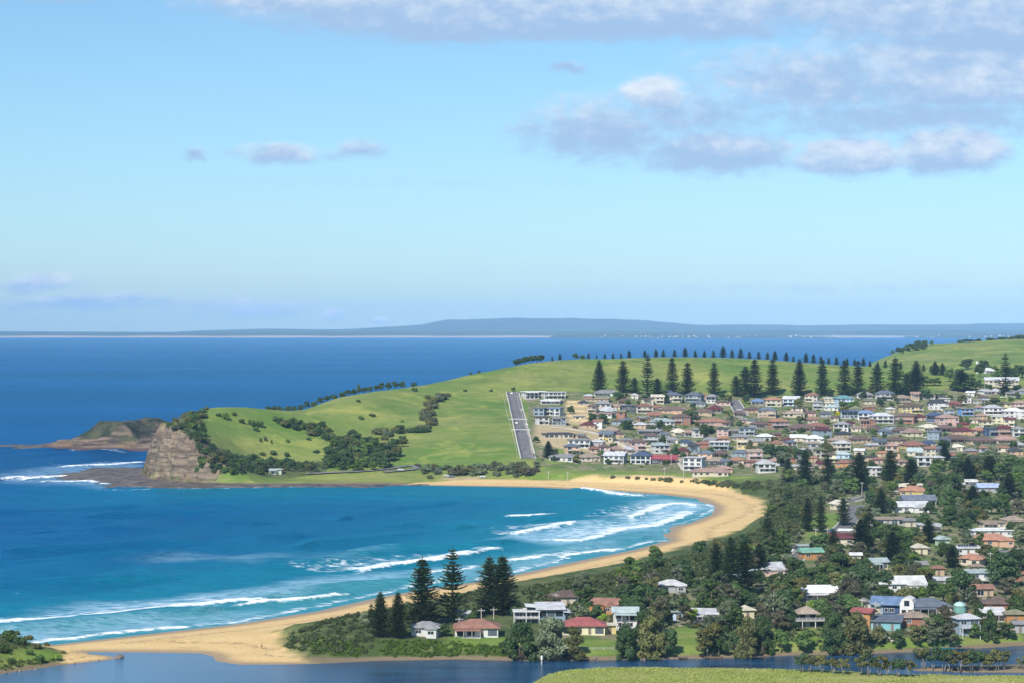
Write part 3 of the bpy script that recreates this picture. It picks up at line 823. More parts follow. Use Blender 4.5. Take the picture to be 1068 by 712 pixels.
far_ridge('mountains', 28500, 34000, [(hx(p, D1), max(hz(q, D1), 12)) for p, q in ((-700, 345), (-200, 345), (0, 346.2), (120, 346.6), (160, 347), (200, 344.6), (270, 343.2), (340, 344), (400, 340.8), (435, 338.5), (455, 334.2), (480, 333.6), (530, 332.2), (600, 331.5), (640, 332.5), (690, 335.5), (740, 338.5), (800, 339.2), (860, 339.6), (930, 338.2), (1000, 338.8), (1068, 337.6), (1300, 337), (1900, 340))], M_FARHILL, 320, 12, 3, .09)
D2 = 24500
far_ridge('hills_coastal', 22300, 26500, [(hx(p, D2), max(hz(q, D2), 8)) for p, q in ((-800, 347), (0, 347.4), (150, 347.8), (260, 346.8), (420, 346.2), (560, 346.8), (640, 345.2), (720, 345.8), (830, 344.8), (900, 345.6), (1000, 344.2), (1068, 344.8), (1300, 344), (1900, 345))], M_FARHILL, 320, 10, 5, .08)
far_ridge('beach_far', 20600, 22400, [(hx(p, 21500), 11 + 3 * math.sin(p * .05)) for p in range(-900, 2000, 40)], M_FARSAND, 300, 6, 7, .03)
D3 = 20500
far_ridge('hills_point', 19700, 21400, [(hx(p, D3), z) for p, z in ((572, -2), (580, 14), (600, 26), (640, 34), (700, 36), (745, 30), (790, 25), (830, 14), (870, 5), (885, -2))], M_FARHILL, 160, 8, 9, .12)
far_ridge('hills_wooded', 19900, 21400, [(hx(p, D3), z) for p, z in ((945, -2), (960, 10), (1000, 24), (1068, 32), (1200, 30), (1400, 30))], M_FARHILL, 90, 8, 10, .12)
mb = MB()
rr = random.Random(3)
for _ in range(70):
    p = rr.choice((rr.uniform(590, 760), rr.uniform(660, 740), rr.uniform(760, 930), rr.uniform(950, 1060)))
    y = rr.uniform(19720, 20300)
    x = hx(p, y); z = rr.uniform(4, 22)
    ww = rr.uniform(6, 18)
    mb.box(x, x + ww, y, y + 14, z - 6, z + rr.uniform(3, 7))
tag(mb.build('distant_town', simple('far_walls', (.42, .41, .40), .8, .2, .001)), 'pale specks of a town along the far shore across the bay', 'town', kind='stuff')

# ------------------------------------------------------------------ vegetation
def leaf_material(name, a, b, c_, scale=1.2):
    """Foliage: three tones of leaf by clump, with some light coming through."""
    mt = bpy.data.materials.new(name); mt.use_nodes = True
    g = NT(mt.node_tree); P = g.coords('Object')
    n = g.noise(P, scale, 3, .6); n2 = g.noise(P, scale * .35, 2, .5)
    rnd = g.node('ShaderNodeObjectInfo').outputs['Random']
    c = g.mix(g.smooth(n, .35, .65), a, b)
    c = g.mix(g.m('MULTIPLY', g.smooth(n2, .5, .72), .7), c, c_)
    hsv = g.node('ShaderNodeHueSaturation')
    g.put(hsv.inputs['Hue'], g.lin(rnd, 0, 1, .485, .515)); g.put(hsv.inputs['Saturation'], g.lin(rnd, 0, 1, 1.08, .86))
    g.put(hsv.inputs['Value'], g.lin(g.m('FRACT', g.m('MULTIPLY', rnd, 7.31)), 0, 1, .92, 1.42)); g.put(hsv.inputs['Color'], c)
    c = hsv.outputs[0]
    b1 = g.bsdf(c, .62, .25)
    tr = g.node('ShaderNodeBsdfTranslucent'); g.put(tr.inputs[0], g.mix(1.0, c, (1.0, 1.15, .5), 'MULTIPLY'))
    mx = g.node('ShaderNodeMixShader'); mx.inputs[0].default_value = .30
    g.t.links.new(b1, mx.inputs[1]); g.t.links.new(tr.outputs[0], mx.inputs[2])
    g.out(mx.outputs[0])
    return mt
LEAF = {
    'dark green': leaf_material('leaves_dark', (0.041, 0.075, 0.026), (0.072, 0.128, 0.036), (0.100, 0.150, 0.047)),
    'mid green': leaf_material('leaves_mid', (0.068, 0.124, 0.030), (0.120, 0.197, 0.047), (0.170, 0.234, 0.058)),
    'olive': leaf_material('leaves_olive', (0.096, 0.105, 0.034), (0.164, 0.169, 0.053), (0.220, 0.197, 0.074)),
    'grey green': leaf_material('leaves_grey', (0.100, 0.132, 0.070), (0.180, 0.216, 0.116), (0.241, 0.253, 0.149)),
    'bright green': leaf_material('leaves_bright', (0.149, 0.253, 0.026), (0.249, 0.356, 0.036), (0.320, 0.394, 0.049)),
    'brownish': leaf_material('leaves_brown', (.080, .080, .046), (.125, .120, .070), (.16, .15, .09)),
}
M_PINE = leaf_material('pine_needles', (.044, .074, .028), (.078, .112, .040), (.104, .130, .044), .5)
M_PINE_YOUNG = leaf_material('pine_needles_young', (.050, .090, .036), (.088, .140, .050), (.118, .156, .054), .5)
M_BARK = simple('bark', (.13, .10, .075), .9, .3, 2.0)
M_PALEBARK = simple('pale_bark', (.30, .275, .235), .85, .25, 1.5)
M_SCRUB = leaf_material('scrub_leaves', (.040, .058, .020), (.075, .10, .032), (.115, .12, .06), .22)
M_COVER = leaf_material('cover_leaves', (.060, .115, .012), (.11, .185, .02), (.14, .20, .03), .3)

def leaf_cards(centres, radii, per, size, rng, squash=.8, up=.35, surface=.5):
    """Leaf-sized faces spread through a set of clumps."""
    vs = []
    for (c, r) in zip(centres, radii):
        n = max(4, int(per * r * r))
        d = rng.normal(size=(n, 3)); d /= np.linalg.norm(d, axis=1)[:, None]
        rad = r * (surface + (1 - surface) * rng.random(n)) ** .8 * (0.85 + .3 * rng.random(n))
        p = np.array(c) + d * rad[:, None] * np.array([1, 1, squash])
        nrm = d * .9 + rng.normal(size=(n, 3)) * .55 + np.array([0, 0, up])
        nrm /= np.linalg.norm(nrm, axis=1)[:, None]
        a = np.cross(nrm, rng.normal(size=(n, 3))); a /= np.linalg.norm(a, axis=1)[:, None]
        b = np.cross(nrm, a)
        s = size * (.6 + .8 * rng.random(n))[:, None]
        vs.append(np.stack([p - a * s - b * s * .45, p + a * s - b * s * .55, p + a * s * .75 + b * s * .55, p - a * s * .8 + b * s * .5], 1))
    v = np.concatenate(vs).reshape(-1, 3)
    return v, np.arange(len(v)).reshape(-1, 4)

def crown_mesh(name, kind, seed):
    rng = np.random.default_rng(seed)
    cs, rs = [], []
    if kind == 'broad':
        n = rng.integers(15, 22)
        for i in range(n):
            a = rng.random() * 6.283; t = rng.random()
            rr = 3.3 * math.sqrt(rng.random()) * (1 - .35 * t)
            cs.append((rr * math.cos(a), rr * math.sin(a), 3.6 + 4.6 * t - rr * .25)); rs.append(1.0 + .85 * rng.random())
        return leaf_cards(cs, rs, 58, .36, rng)
    if kind == 'big':
        for i in range(34):
            a = rng.random() * 6.283; t = rng.random()
            rr = (5.6 - 2.6 * t) * math.sqrt(rng.random())
            cs.append((rr * math.cos(a), rr * math.sin(a), 1.6 + 9.0 * t - rr * .22)); rs.append(1.2 + 1.0 * rng.random())
        return leaf_cards(cs, rs, 46, .38, rng, .85, .2)
    if kind == 'gum':
        for i in range(24):
            a = rng.random() * 6.283; t = rng.random()
            rr = 3.4 * math.sqrt(rng.random())
            cs.append((rr * math.cos(a), rr * math.sin(a), 4.2 + 7.8 * t - rr * .3)); rs.append(.8 + .8 * rng.random())
        return leaf_cards(cs, rs, 62, .36, rng, .75, .1)
    if kind == 'bush':
        for i in range(9):
            a = rng.random() * 6.283; rr = 1.5 * math.sqrt(rng.random())
            cs.append((rr * math.cos(a), rr * math.sin(a), .7 + 1.2 * rng.random() - .2 * rr)); rs.append(.7 + .5 * rng.random())
        return leaf_cards(cs, rs, 70, .26, rng, .85)
    if kind == 'mangrove':
        for i in range(13):
            a = rng.random() * 6.283; t = rng.random(); rr = 2.5 * math.sqrt(rng.random())
            cs.append((rr * math.cos(a), rr * math.sin(a), 3.6 + 2.8 * t - rr * .28)); rs.append(.75 + .55 * rng.random())
        return leaf_cards(cs, rs, 75, .26, rng, .75)
    if kind == 'sparse':
        for i in range(20):
            a = rng.random() * 6.283; t = rng.random(); rr = 3.6 * math.sqrt(rng.random())
            cs.append((rr * math.cos(a), rr * math.sin(a), 4.0 + 7.5 * t - rr * .2)); rs.append(.55 + .5 * rng.random())
        return leaf_cards(cs, rs, 62, .30, rng, .75)

def trunk_mb(kind, seed):
    rr = random.Random(seed); mb = MB()
    if kind == 'broad':
        mb.tube([(0, 0, -.5), (.1, .05, 2), (.2, .1, 4.5)], [.32, .25, .16])
        for k in range(5):
            a = k * 1.26 + rr.random(); h = 1.8 + rr.random() * 1.6
            mb.tube([(.1, .05, h), (1.2 * math.cos(a), 1.2 * math.sin(a), h + 1.5), (2.3 * math.cos(a), 2.3 * math.sin(a), h + 3.2)], [.14, .10, .05], 5)
    elif kind == 'big':
        for k in range(4):
            a = k * 1.6 + rr.random()
            mb.tube([(.5 * math.cos(a), .5 * math.sin(a), -.5), (1.3 * math.cos(a), 1.3 * math.sin(a), 3), (2.6 * math.cos(a), 2.6 * math.sin(a), 7.5)], [.34, .24, .10])
    elif kind in ('gum', 'sparse'):
        mb.tube([(0, 0, -.5), (.2, 0, 3), (.1, .2, 7), (.4, .1, 11.2)], [.28, .21, .13, .04])
        for k in range(8):
            a = k * 2.4 + rr.random(); h = 2.6 + k * .85
            mb.tube([(.15, .1, h), (1.3 * math.cos(a), 1.3 * math.sin(a), h + 1.6), (2.7 * math.cos(a), 2.7 * math.sin(a), h + 3.2)], [.10, .075, .03], 5)
    elif kind == 'bush':
        for k in range(4):
            a = k * 1.6 + rr.random()
            mb.tube([(0, 0, -.3), (.7 * math.cos(a), .7 * math.sin(a), 1.3)], [.09, .04], 5)
    elif kind == 'mangrove':
        for k in range(3):
            a = k * 2.1 + rr.random()
            mb.tube([(.25 * math.cos(a), .25 * math.sin(a), -.6), (.6 * math.cos(a), .6 * math.sin(a), 2), (1.4 * math.cos(a), 1.4 * math.sin(a), 4.6)], [.15, .12, .06], 5)
    return mb

def pine_mesh(seed, H_=25.0, Rb=5.2, spacing=.85, ragged=.12, power=.8, gap=0.0):
    """A Norfolk pine's crown: whorls of level branches set with upswept sprays."""
    rng = np.random.default_rng(seed)
    P, A, B = [], [], []
    z = 1.6
    k = 0
    while z < H_ - .4:
        t = z / H_
        L = Rb * (1 - t) ** power * (1 - ragged + 2 * ragged * rng.random()) * (.55 + .45 * min(1, t / .12)) + .25
        if rng.random() < gap: L *= .55
        nb = int(rng.integers(9, 12))
        a0 = rng.random() * 6.283
        for b in range(nb):
            if rng.random() < .05: continue
            a = a0 + b * 6.283 / nb + rng.normal() * .10
            Lb = L * (.78 + .34 * rng.random())
            d = np.array([math.cos(a), math.sin(a), 0]); side = np.array([-math.sin(a), math.cos(a), 0])
            n = max(3, int(Lb / .30))
            s = (np.arange(n) + .6) / n
            zz = z + Lb * (.10 * s + .14 * s ** 3) - .22 * Lb * (1 - t) * s * (1 - s)
            base = d[None] * (Lb * s)[:, None]; base[:, 2] += zz
            for sgn in (-1, 1, 0):
                wdt = (.30 + .55 * (1 - s) * min(1, Lb / 3)) * (.8 + .5 * rng.random(n))
                dirv_ = side[None] * (sgn * .85) + d[None] * .55 + np.array([0, 0, .42])[None] + rng.normal(size=(n, 3)) * .16
                dirv_ /= np.linalg.norm(dirv_, axis=1)[:, None]
                P.append(base + rng.normal(size=(n, 3)) * .05); A.append(dirv_ * wdt[:, None] * 1.15)
                pe = np.cross(dirv_, np.array([0, 0, 1.0])[None] + rng.normal(size=(n, 3)) * .5); pe /= np.linalg.norm(pe, axis=1)[:, None]
                B.append(pe * .20)
        z += spacing * (.75 + .5 * rng.random()) * (1 - .35 * t)
        k += 1
    n = 14
    tip = np.zeros((n, 3)); tip[:, 2] = np.linspace(H_ - 1.2, H_ + .6, n)
    aa = rng.random(n) * 6.283
    P.append(tip); A.append(np.stack([np.cos(aa) * .4, np.sin(aa) * .4, np.full(n, .35)], 1)); B.append(np.stack([-np.sin(aa) * .1, np.cos(aa) * .1, np.zeros(n)], 1))
    P, A, B = np.concatenate(P), np.concatenate(A), np.concatenate(B)
    v = np.stack([P - B, P + B, P + A + B * .7, P + A - B * .7], 1).reshape(-1, 3)
    return v, np.arange(len(v)).reshape(-1, 4)

CROWNS, TRUNKS = {}, {}
def crown(kind, variant, tone):
    k = (kind, variant, tone)
    if k not in CROWNS:
        v, f_ = crown_mesh(kind, kind, 100 + variant * 7 + len(kind))
        me = np_mesh(kind + '_crown', v, [f_]); me.materials.append(LEAF[tone]); CROWNS[k] = me
    return CROWNS[k]
def trunk(kind, variant):
    k = (kind, variant)
    if k not in TRUNKS:
        TRUNKS[k] = trunk_mb(kind, variant).mesh(kind + '_trunk', M_PALEBARK if kind in ('gum', 'sparse', 'mangrove') else M_BARK, True)
    return TRUNKS[k]
FULL = {'broad': (9.4, 4.6), 'big': (12.2, 7.0), 'gum': (13.2, 4.3), 'bush': (2.7, 2.3), 'mangrove': (7.2, 3.2), 'sparse': (12.6, 4.3)}
NAME = {'broad': 'broadleaf_tree', 'big': 'spreading_tree', 'gum': 'gum_tree', 'bush': 'bush', 'mangrove': 'mangrove_tree', 'sparse': 'bare_gum_tree'}
WORDS_ = {'broad': 'broad round tree', 'big': 'big spreading tree', 'gum': 'open crowned gum tree', 'bush': 'low bush', 'mangrove': 'thin trunked mangrove', 'sparse': 'thin leaved gum with pale limbs'}
THINGS = []          # (object, what it looks like, x, y, z, height) of everything to be told apart by its label

def empty(name, loc, rz=0.0):
    o = bpy.data.objects.new(name, None); COL.objects.link(o)
    o.location = loc; o.rotation_euler = (0, 0, rz); o.empty_display_size = .5
    return o

def plant(kind, loc, height, tone, group, width=1.0, rz=None, what=None):
    rz = RNG.random() * 6.283 if rz is None else rz
    v = RNG.randrange(5)
    s = height / FULL[kind][0]
    nm = NAME[kind]
    if kind == 'broad': nm = 'garden_tree' if 'hillside' in group else 'coastal_tree' if 'headland' in group else nm
    o = empty(nm, loc, rz)
    o.scale = (s * width, s * width * RNG.uniform(.88, 1.1), s)
    link('crown', crown(kind, v, tone), None, o)
    link('trunk', trunk(kind, v), None, o)
    tag(o, None, 'bush' if kind == 'bush' else 'tree', group)
    THINGS.append((o, (what or tone + ' ' + WORDS_[kind]), loc[0], loc[1], loc[2], height))
    return o

PINES = {}
def pine(loc, height, radius, variant, group, young=False, what=None):
    k = (variant, young)
    if k not in PINES:
        sets = [(31, 25, 5.6, 1.10, .16, .62, .06), (32, 25, 5.8, 1.05, .26, .46, .2), (33, 25, 5.5, .95, .12, .76, .03), (34, 25, 5.6, 1.45, .30, .52, .22), (35, 25, 5.6, 1.0, .22, .55, .14)]
        v, f_ = pine_mesh(*sets[variant])
        me = np_mesh('pine_crown', v, [f_]); me.materials.append(M_PINE_YOUNG if young else M_PINE)
        mb = MB(); mb.tube([(0, 0, -1), (0, 0, 6), (0, 0, 15), (0, 0, 24.6)], [.48, .38, .24, .05], 7)
        PINES[k] = (me, mb.mesh('pine_trunk', M_BARK, True))
    o = empty('norfolk_pine', loc, RNG.random() * 6.283)
    o.rotation_euler = (RNG.gauss(0, .018), RNG.gauss(0, .018), o.rotation_euler[2])
    s = height / 25.6
    o.scale = (radius / 4.4, radius / 4.4, s)
    link('crown', PINES[k][0], None, o); link('trunk', PINES[k][1], None, o)
    tag(o, None, 'pine tree', group)
    THINGS.append((o, what or 'norfolk pine', loc[0], loc[1], loc[2], height))
    return o

def pine_px(px, base, top, wpx, variant, group, young=False, what=None, loc=None):
    b = at(px, base) if loc is None else loc
    h = (base - top) * b.y / FOC
    return pine(b, h, wpx * .5 * b.y / FOC, variant, group, young, what)

# the near pines by the lagoon
for px, base, top, wp, v in ((396.5, 664, 616, 25, 2), (415.5, 665, 616, 25, 2), (440.5, 652, 580, 35, 0), (472, 649, 569.5, 28, 3), (510, 640, 579, 27, 1), (526, 641, 577, 32, 0)):
    pine_px(px, base, top, wp, v, 'tall pines beside the lagoon', False, 'tall dark norfolk pine by the lagoon')
# the row standing above the top houses
for px, base, top, wp, v in ((625, 409, 374.5, 17, 2), (650, 409, 375.5, 16, 4), (675, 413, 368, 13, 3), (701, 412, 371, 15, 0), (717, 413, 377.5, 16, 4), (744.5, 412, 377.5, 14, 4), (777, 414, 381, 15, 1), (787, 414, 373, 18, 0), (806, 412, 373.5, 16, 4),
                             (833, 413, 373, 18, 2), (857.5, 412, 374, 15, 4), (881, 412, 374, 17, 0), (895, 412, 375.5, 15, 4), (914.5, 411, 379, 15, 1), (933, 411, 371.5, 18, 0), (955, 412, 375, 22, 2)):
    pine_px(px, base, top, wp, v, 'row of tall pines above the hillside houses', False, 'tall dark norfolk pine in the row above the houses')
for px, base, top, wp in ((686, 412, 394, 13), (662, 410, 393, 11), (768, 413, 391, 12), (946, 412, 388, 12)):
    pine_px(px, base, top, wp, 1, 'row of tall pines above the hillside houses', True, 'shorter pine between the tall pines above the houses')
# the line of small pines along the ridge
ridge = [(576, 7), (584, 10), (614, 6), (622.5, 6), (631, 7), (639.5, 8), (648, 7), (656.5, 8), (673, 8.5), (684.5, 9), (692, 10), (704, 10.5), (715, 10), (725.5, 11), (735, 11), (744.5, 12), (754.5, 13.5), (764, 13), (773, 12), (782, 12),
         (791.7, 11.5), (800.7, 11), (808.8, 11), (820.6, 12), (828, 8), (841, 10), (849, 10), (857, 9), (865, 9), (873, 9), (884, 9), (892, 8), (901, 9), (908, 8), (916, 8), (924, 8), (940, 9), (964, 9), (972, 8), (979, 9)]
for px, h in ridge:
    h *= RNG.uniform(.55, .95)
    d = np.arange(1950, 2400, 4.0); x = (px - 534) * d / FOC
    row = HORIZON + FOC * (EYE - H(x, d)) / d
    i = int(np.argmin(row)); b = Vector((x[i], d[i] + 4, float(H(x[i], d[i] + 4))))
    pine(b, (h + 1.2) * b.y / FOC, h * .36 * b.y / FOC, RNG.choice((0, 2, 4)), 'line of small pines along the ridge', True, 'small pine on the grassy ridge skyline')
# pines among the houses of the flat
for px, base, top, wp, v in ((801, 573, 530, 15, 3), (842, 554, 518, 15, 4), (856, 555, 517, 15, 4), (846, 582, 564, 9, 2), (822, 502, 477, 15, 0), (839, 506, 468, 22, 2), (864, 506, 472, 17, 0), (897, 512, 470, 22, 1), (929.5, 508, 468, 19, 1),
                             (951, 503, 477, 24, 2), (919, 535, 508, 18, 2), (1015, 536, 505, 24, 2), (993, 592, 568, 18, 3), (748, 612, 566, 20, 1), (762, 622, 557, 26, 0), (777, 620, 562, 26, 1), (792, 600, 566, 20, 4), (1048.5, 412, 367, 15, 3),
                             (1003, 407, 385, 20, 1), (572, 477, 459, 13, 2), (975, 391, 376, 11, 2), (983, 391, 378, 10, 2), (898, 578, 540, 24, 1), (880, 548, 518, 14, 1), (870, 585, 552, 18, 4), (930, 588, 553, 22, 1), (1010, 500, 476, 20, 2), (1032, 500, 474, 22, 1), (1052, 520, 492, 20, 4), (985, 480, 461, 14, 2), (905, 560, 527, 15, 3), (968, 566, 541, 18, 1), (388, 655, 628, 10, 3)):
    pine_px(px, base, top, wp, v, 'pines scattered among the houses', False, 'dark norfolk pine among the houses')

# ------------------------------------------------------------------ roads
M_ASPHALT = simple('asphalt', (.155, .152, .150), .9, .22, .25)
M_KERB = simple('concrete_kerb', (.50, .48, .43), .9, .15, .5)
M_PATH = simple('path_concrete', (.46, .42, .35), .9, .15, .5)
def road(name, line, width, kerb=True, mat_=None, lift=.12):
    """A strip laid on the ground along a line of photo pixels, with raised kerbs."""
    pts = [np.array(at(px, py)[:2]) for px, py in line]
    dense = []
    for a, b in zip(pts[:-1], pts[1:]):
        n = max(2, int(np.linalg.norm(b - a) / 4))
        dense += [a + (b - a) * i / n for i in range(n)]
    dense.append(pts[-1]); dense = np.array(dense)
    for _ in range(4):
        dense[1:-1] = (dense[:-2] + 2 * dense[1:-1] + dense[2:]) / 4
    t = np.gradient(dense, axis=0); t /= np.linalg.norm(t, axis=1)[:, None]
    nrm = np.stack([-t[:, 1], t[:, 0]], 1)
    hw = width / 2
    cols = [(-hw - .9, -.5, 1), (-hw - .9, .14, 1), (-hw, .14, 1), (-hw, 0, 0), (-hw / 2, .03, 0), (0, .05, 0), (hw / 2, .03, 0), (hw, 0, 0), (hw, .14, 1), (hw + .9, .14, 1), (hw + .9, -.5, 1)]
    if not kerb: cols = [(-hw, -.4, 0), (-hw, .0, 0), (0, .03, 0), (hw, .0, 0), (hw, -.4, 0)]
    zc = np.max([H(*(dense + nrm * o).T) for o in (-hw, -hw / 2, 0, hw / 2, hw)], axis=0) + lift
    for _ in range(3):
        zc[1:-1] = np.maximum(zc[1:-1], (zc[:-2] + 2 * zc[1:-1] + zc[2:]) / 4)
    V, F, Mi = [], [], []
    for (o, h, _k) in cols:
        p = dense + nrm * o
        V.append(np.stack([p[:, 0], p[:, 1], zc + h], 1))
    n, c = len(dense), len(cols)
    V = np.stack(V, 1).reshape(-1, 3)
    f_ = grid_faces(c, n)
    me = np_mesh(name, V, [f_], False)
    me.materials.append(mat_ or M_ASPHALT); me.materials.append(M_KERB)
    mi = np.tile([1 if kerb and (cols[i][2] or cols[i + 1][2]) and not (cols[i][1] == 0 and cols[i + 1][1] == 0) else 0 for i in range(c - 1)], n - 1)
    me.polygons.foreach_set('material_index', mi.astype(np.int32))
    tag(link(name, me), kind='structure')
road('road', [(551, 478), (547, 462), (542, 440), (537.5, 420), (534.5, 409)], 9.5)
road('road', [(774, 434), (769, 424), (764.5, 417)], 9.0)
road('road', [(818, 590), (838, 577), (856, 567), (872, 557), (884, 546), (889, 536), (893, 527)], 8.0)
road('road', [(884, 523), (900, 519), (915, 516)], 6.5)
road('road', [(400, 492.5), (412, 491), (430, 490), (441, 487.5), (432, 485.5), (424, 485.5), (406, 489), (380, 491.5), (345, 493), (320, 494)], 6.0, False)
road('road', [(575, 445), (600, 447), (622, 451), (640, 458), (655, 466), (668, 474)], 6.5, False, M_PATH)
road('road', [(556, 478), (552, 455), (546, 432), (540, 412)], 2.2, False, M_PATH)
road('path', [(880, 548), (885, 543), (884, 538), (880, 535)], 2.4, False, M_PATH)
road('path', [(713, 490), (708, 482), (712, 474), (717, 470)], 3.0, False, M_PATH)
road('path', [(935, 670), (926, 665), (918, 661)], 3.2, False, M_PATH)

# ------------------------------------------------------------------ houses
ROOFC = dict(terracotta=(.32, .14, .085), orange=(.40, .17, .085), red=(.30, .06, .05), crimson=(.30, .03, .045), maroon=(.13, .022, .03), brown=(.155, .10, .08), tan=(.33, .255, .185), pink=(.38, .23, .18),
             grey=(.27, .27, .275), pale_grey=(.50, .51, .53), slate=(.13, .16, .205), navy=(.05, .085, .17), blue=(.12, .22, .40), aqua=(.38, .47, .46), teal=(.12, .30, .31), white=(.66, .66, .65), green=(.16, .42, .30),
             olive=(.22, .22, .12), charcoal=(.06, .065, .075), cream=(.66, .60, .46), redbrown=(.27, .11, .075), lilac=(.28, .36, .58))
WALLC = dict(white=(.64, .63, .61), cream=(.58, .52, .41), yellow=(.62, .50, .22), pale_yellow=(.68, .62, .42), tan=(.50, .38, .26), brick=(.33, .15, .10), peach=(.62, .40, .27), grey=(.38, .39, .40), blue_grey=(.28, .36, .43),
             navy=(.06, .10, .20), orange=(.46, .24, .10), pale_blue=(.48, .62, .78), pale_green=(.56, .66, .52), pink=(.58, .40, .36), charcoal=(.08, .08, .09), blue=(.14, .33, .66), teal=(.2, .42, .46))
def roof_material(name, col):
    mt = bpy.data.materials.new('roof_' + name); mt.use_nodes = True
    g = NT(mt.node_tree); P = g.coords('Object')
    n = g.noise(P, .35, 4, .6); n2 = g.noise(P, 3.0, 3, .7)
    rnd = g.node('ShaderNodeObjectInfo').outputs['Random']
    c = g.mix(g.smooth(n, .3, .7), tuple(x * .78 for x in col), tuple(min(.82, x * 1.14) for x in col))
    c = g.mix(g.m('MULTIPLY', g.smooth(n2, .5, .75), .35), c, tuple(x * .6 for x in col))
    wv = g.node('ShaderNodeTexWave', wave_type='BANDS', bands_direction='X'); g.put(wv.inputs['Vector'], P); wv.inputs['Scale'].default_value = .9; wv.inputs['Distortion'].default_value = 0
    hsv = g.node('ShaderNodeHueSaturation'); g.put(hsv.inputs['Value'], g.lin(rnd, 0, 1, .80, 1.08)); hsv.inputs['Saturation'].default_value = .84; g.put(hsv.inputs['Color'], c)
    g.out(g.bsdf(hsv.outputs[0], .65, .3, g.bump(wv.outputs[0], .5, .05)))
    return mt
def wall_material(name, col):
    mt = bpy.data.materials.new('wall_' + name); mt.use_nodes = True
    g = NT(mt.node_tree); P = g.coords('Object')
    n = g.noise(g.mapping(P, (.5, .5, 1.4)), 1.0, 4, .6)
    rnd = g.node('ShaderNodeObjectInfo').outputs['Random']
    c = g.mix(g.smooth(n, .3, .72), tuple(x * .86 for x in col), col)
    br = g.node('ShaderNodeTexBrick'); g.put(br.inputs['Vector'], g.mapping(P, (1, 1, 1), (R(90), 0, 0))); br.inputs['Scale'].default_value = 1.6
    hsv = g.node('ShaderNodeHueSaturation'); g.put(hsv.inputs['Value'], g.lin(rnd, 0, 1, .88, 1.05)); g.put(hsv.inputs['Color'], c)
    g.out(g.bsdf(hsv.outputs[0], .85, .2, g.bump(br.outputs['Fac'], .3, .04)))
    return mt
M_ROOF = {k: roof_material(k, v) for k, v in ROOFC.items()}
M_WALL = {k: wall_material(k, v) for k, v in WALLC.items()}
def glass_material():
    mt = bpy.data.materials.new('window_glass'); mt.use_nodes = True
    g = NT(mt.node_tree)
    rnd = g.node('ShaderNodeObjectInfo').outputs['Random']
    c = g.mix(g.smooth(rnd, .55, .9), (.018, .026, .036), (.09, .11, .13))
    g.out(g.bsdf(c, .08, .5))
    return mt
M_GLASS = glass_material()
M_FRAME = simple('window_frame', (.70, .69, .66), .6, .05)
M_DARKFRAME = simple('dark_frame', (.08, .08, .085), .6, .1)
M_DECK = simple('deck', (.42, .40, .37), .8, .15, 1.0)
M_RAIL = simple('railing', (.66, .66, .65), .6, .08)
M_DOOR = simple('door', (.20, .16, .13), .6, .2)
M_GARAGE = simple('garage_door', (.48, .47, .45), .6, .1)
M_SOLAR = simple('solar_panel', (.012, .018, .045), .2, .2, .5, .5)
M_BRICK = simple('chimney_brick', (.28, .14, .10), .9, .25, 2.0)

WIN = {}
def window_mesh(w_, h_, dark):
    k = (round(w_, 1), round(h_, 1), dark)
    if k not in WIN:
        a, b = k[0] / 2, k[1]
        mb = MB(); t = .09
        mb.box(-a, a, -.07, .0, 0, t); mb.box(-a, a, -.07, .0, b - t, b)
        mb.box(-a, -a + t, -.07, .0, t, b - t); mb.box(a - t, a, -.07, .0, t, b - t)
        if k[0] > 1.3: mb.box(-.04, .04, -.06, .0, t, b - t)
        fr = mb.mesh('window', M_DARKFRAME if dark else M_FRAME)
        mb = MB(); mb.box(-a + t * .8, a - t * .8, -.035, .01, t * .8, b - t * .8)
        WIN[k] = (fr, mb.mesh('pane', M_GLASS))
    return WIN[k]
def window(parent, x, y, z, w_, h_, rz, near, dark=False):
    fr, pane = window_mesh(w_, h_, dark)
    o = link('window', fr, None, parent, (x, y, z)); o.rotation_euler = (0, 0, rz)
    link('pane', pane, None, o)
    return o

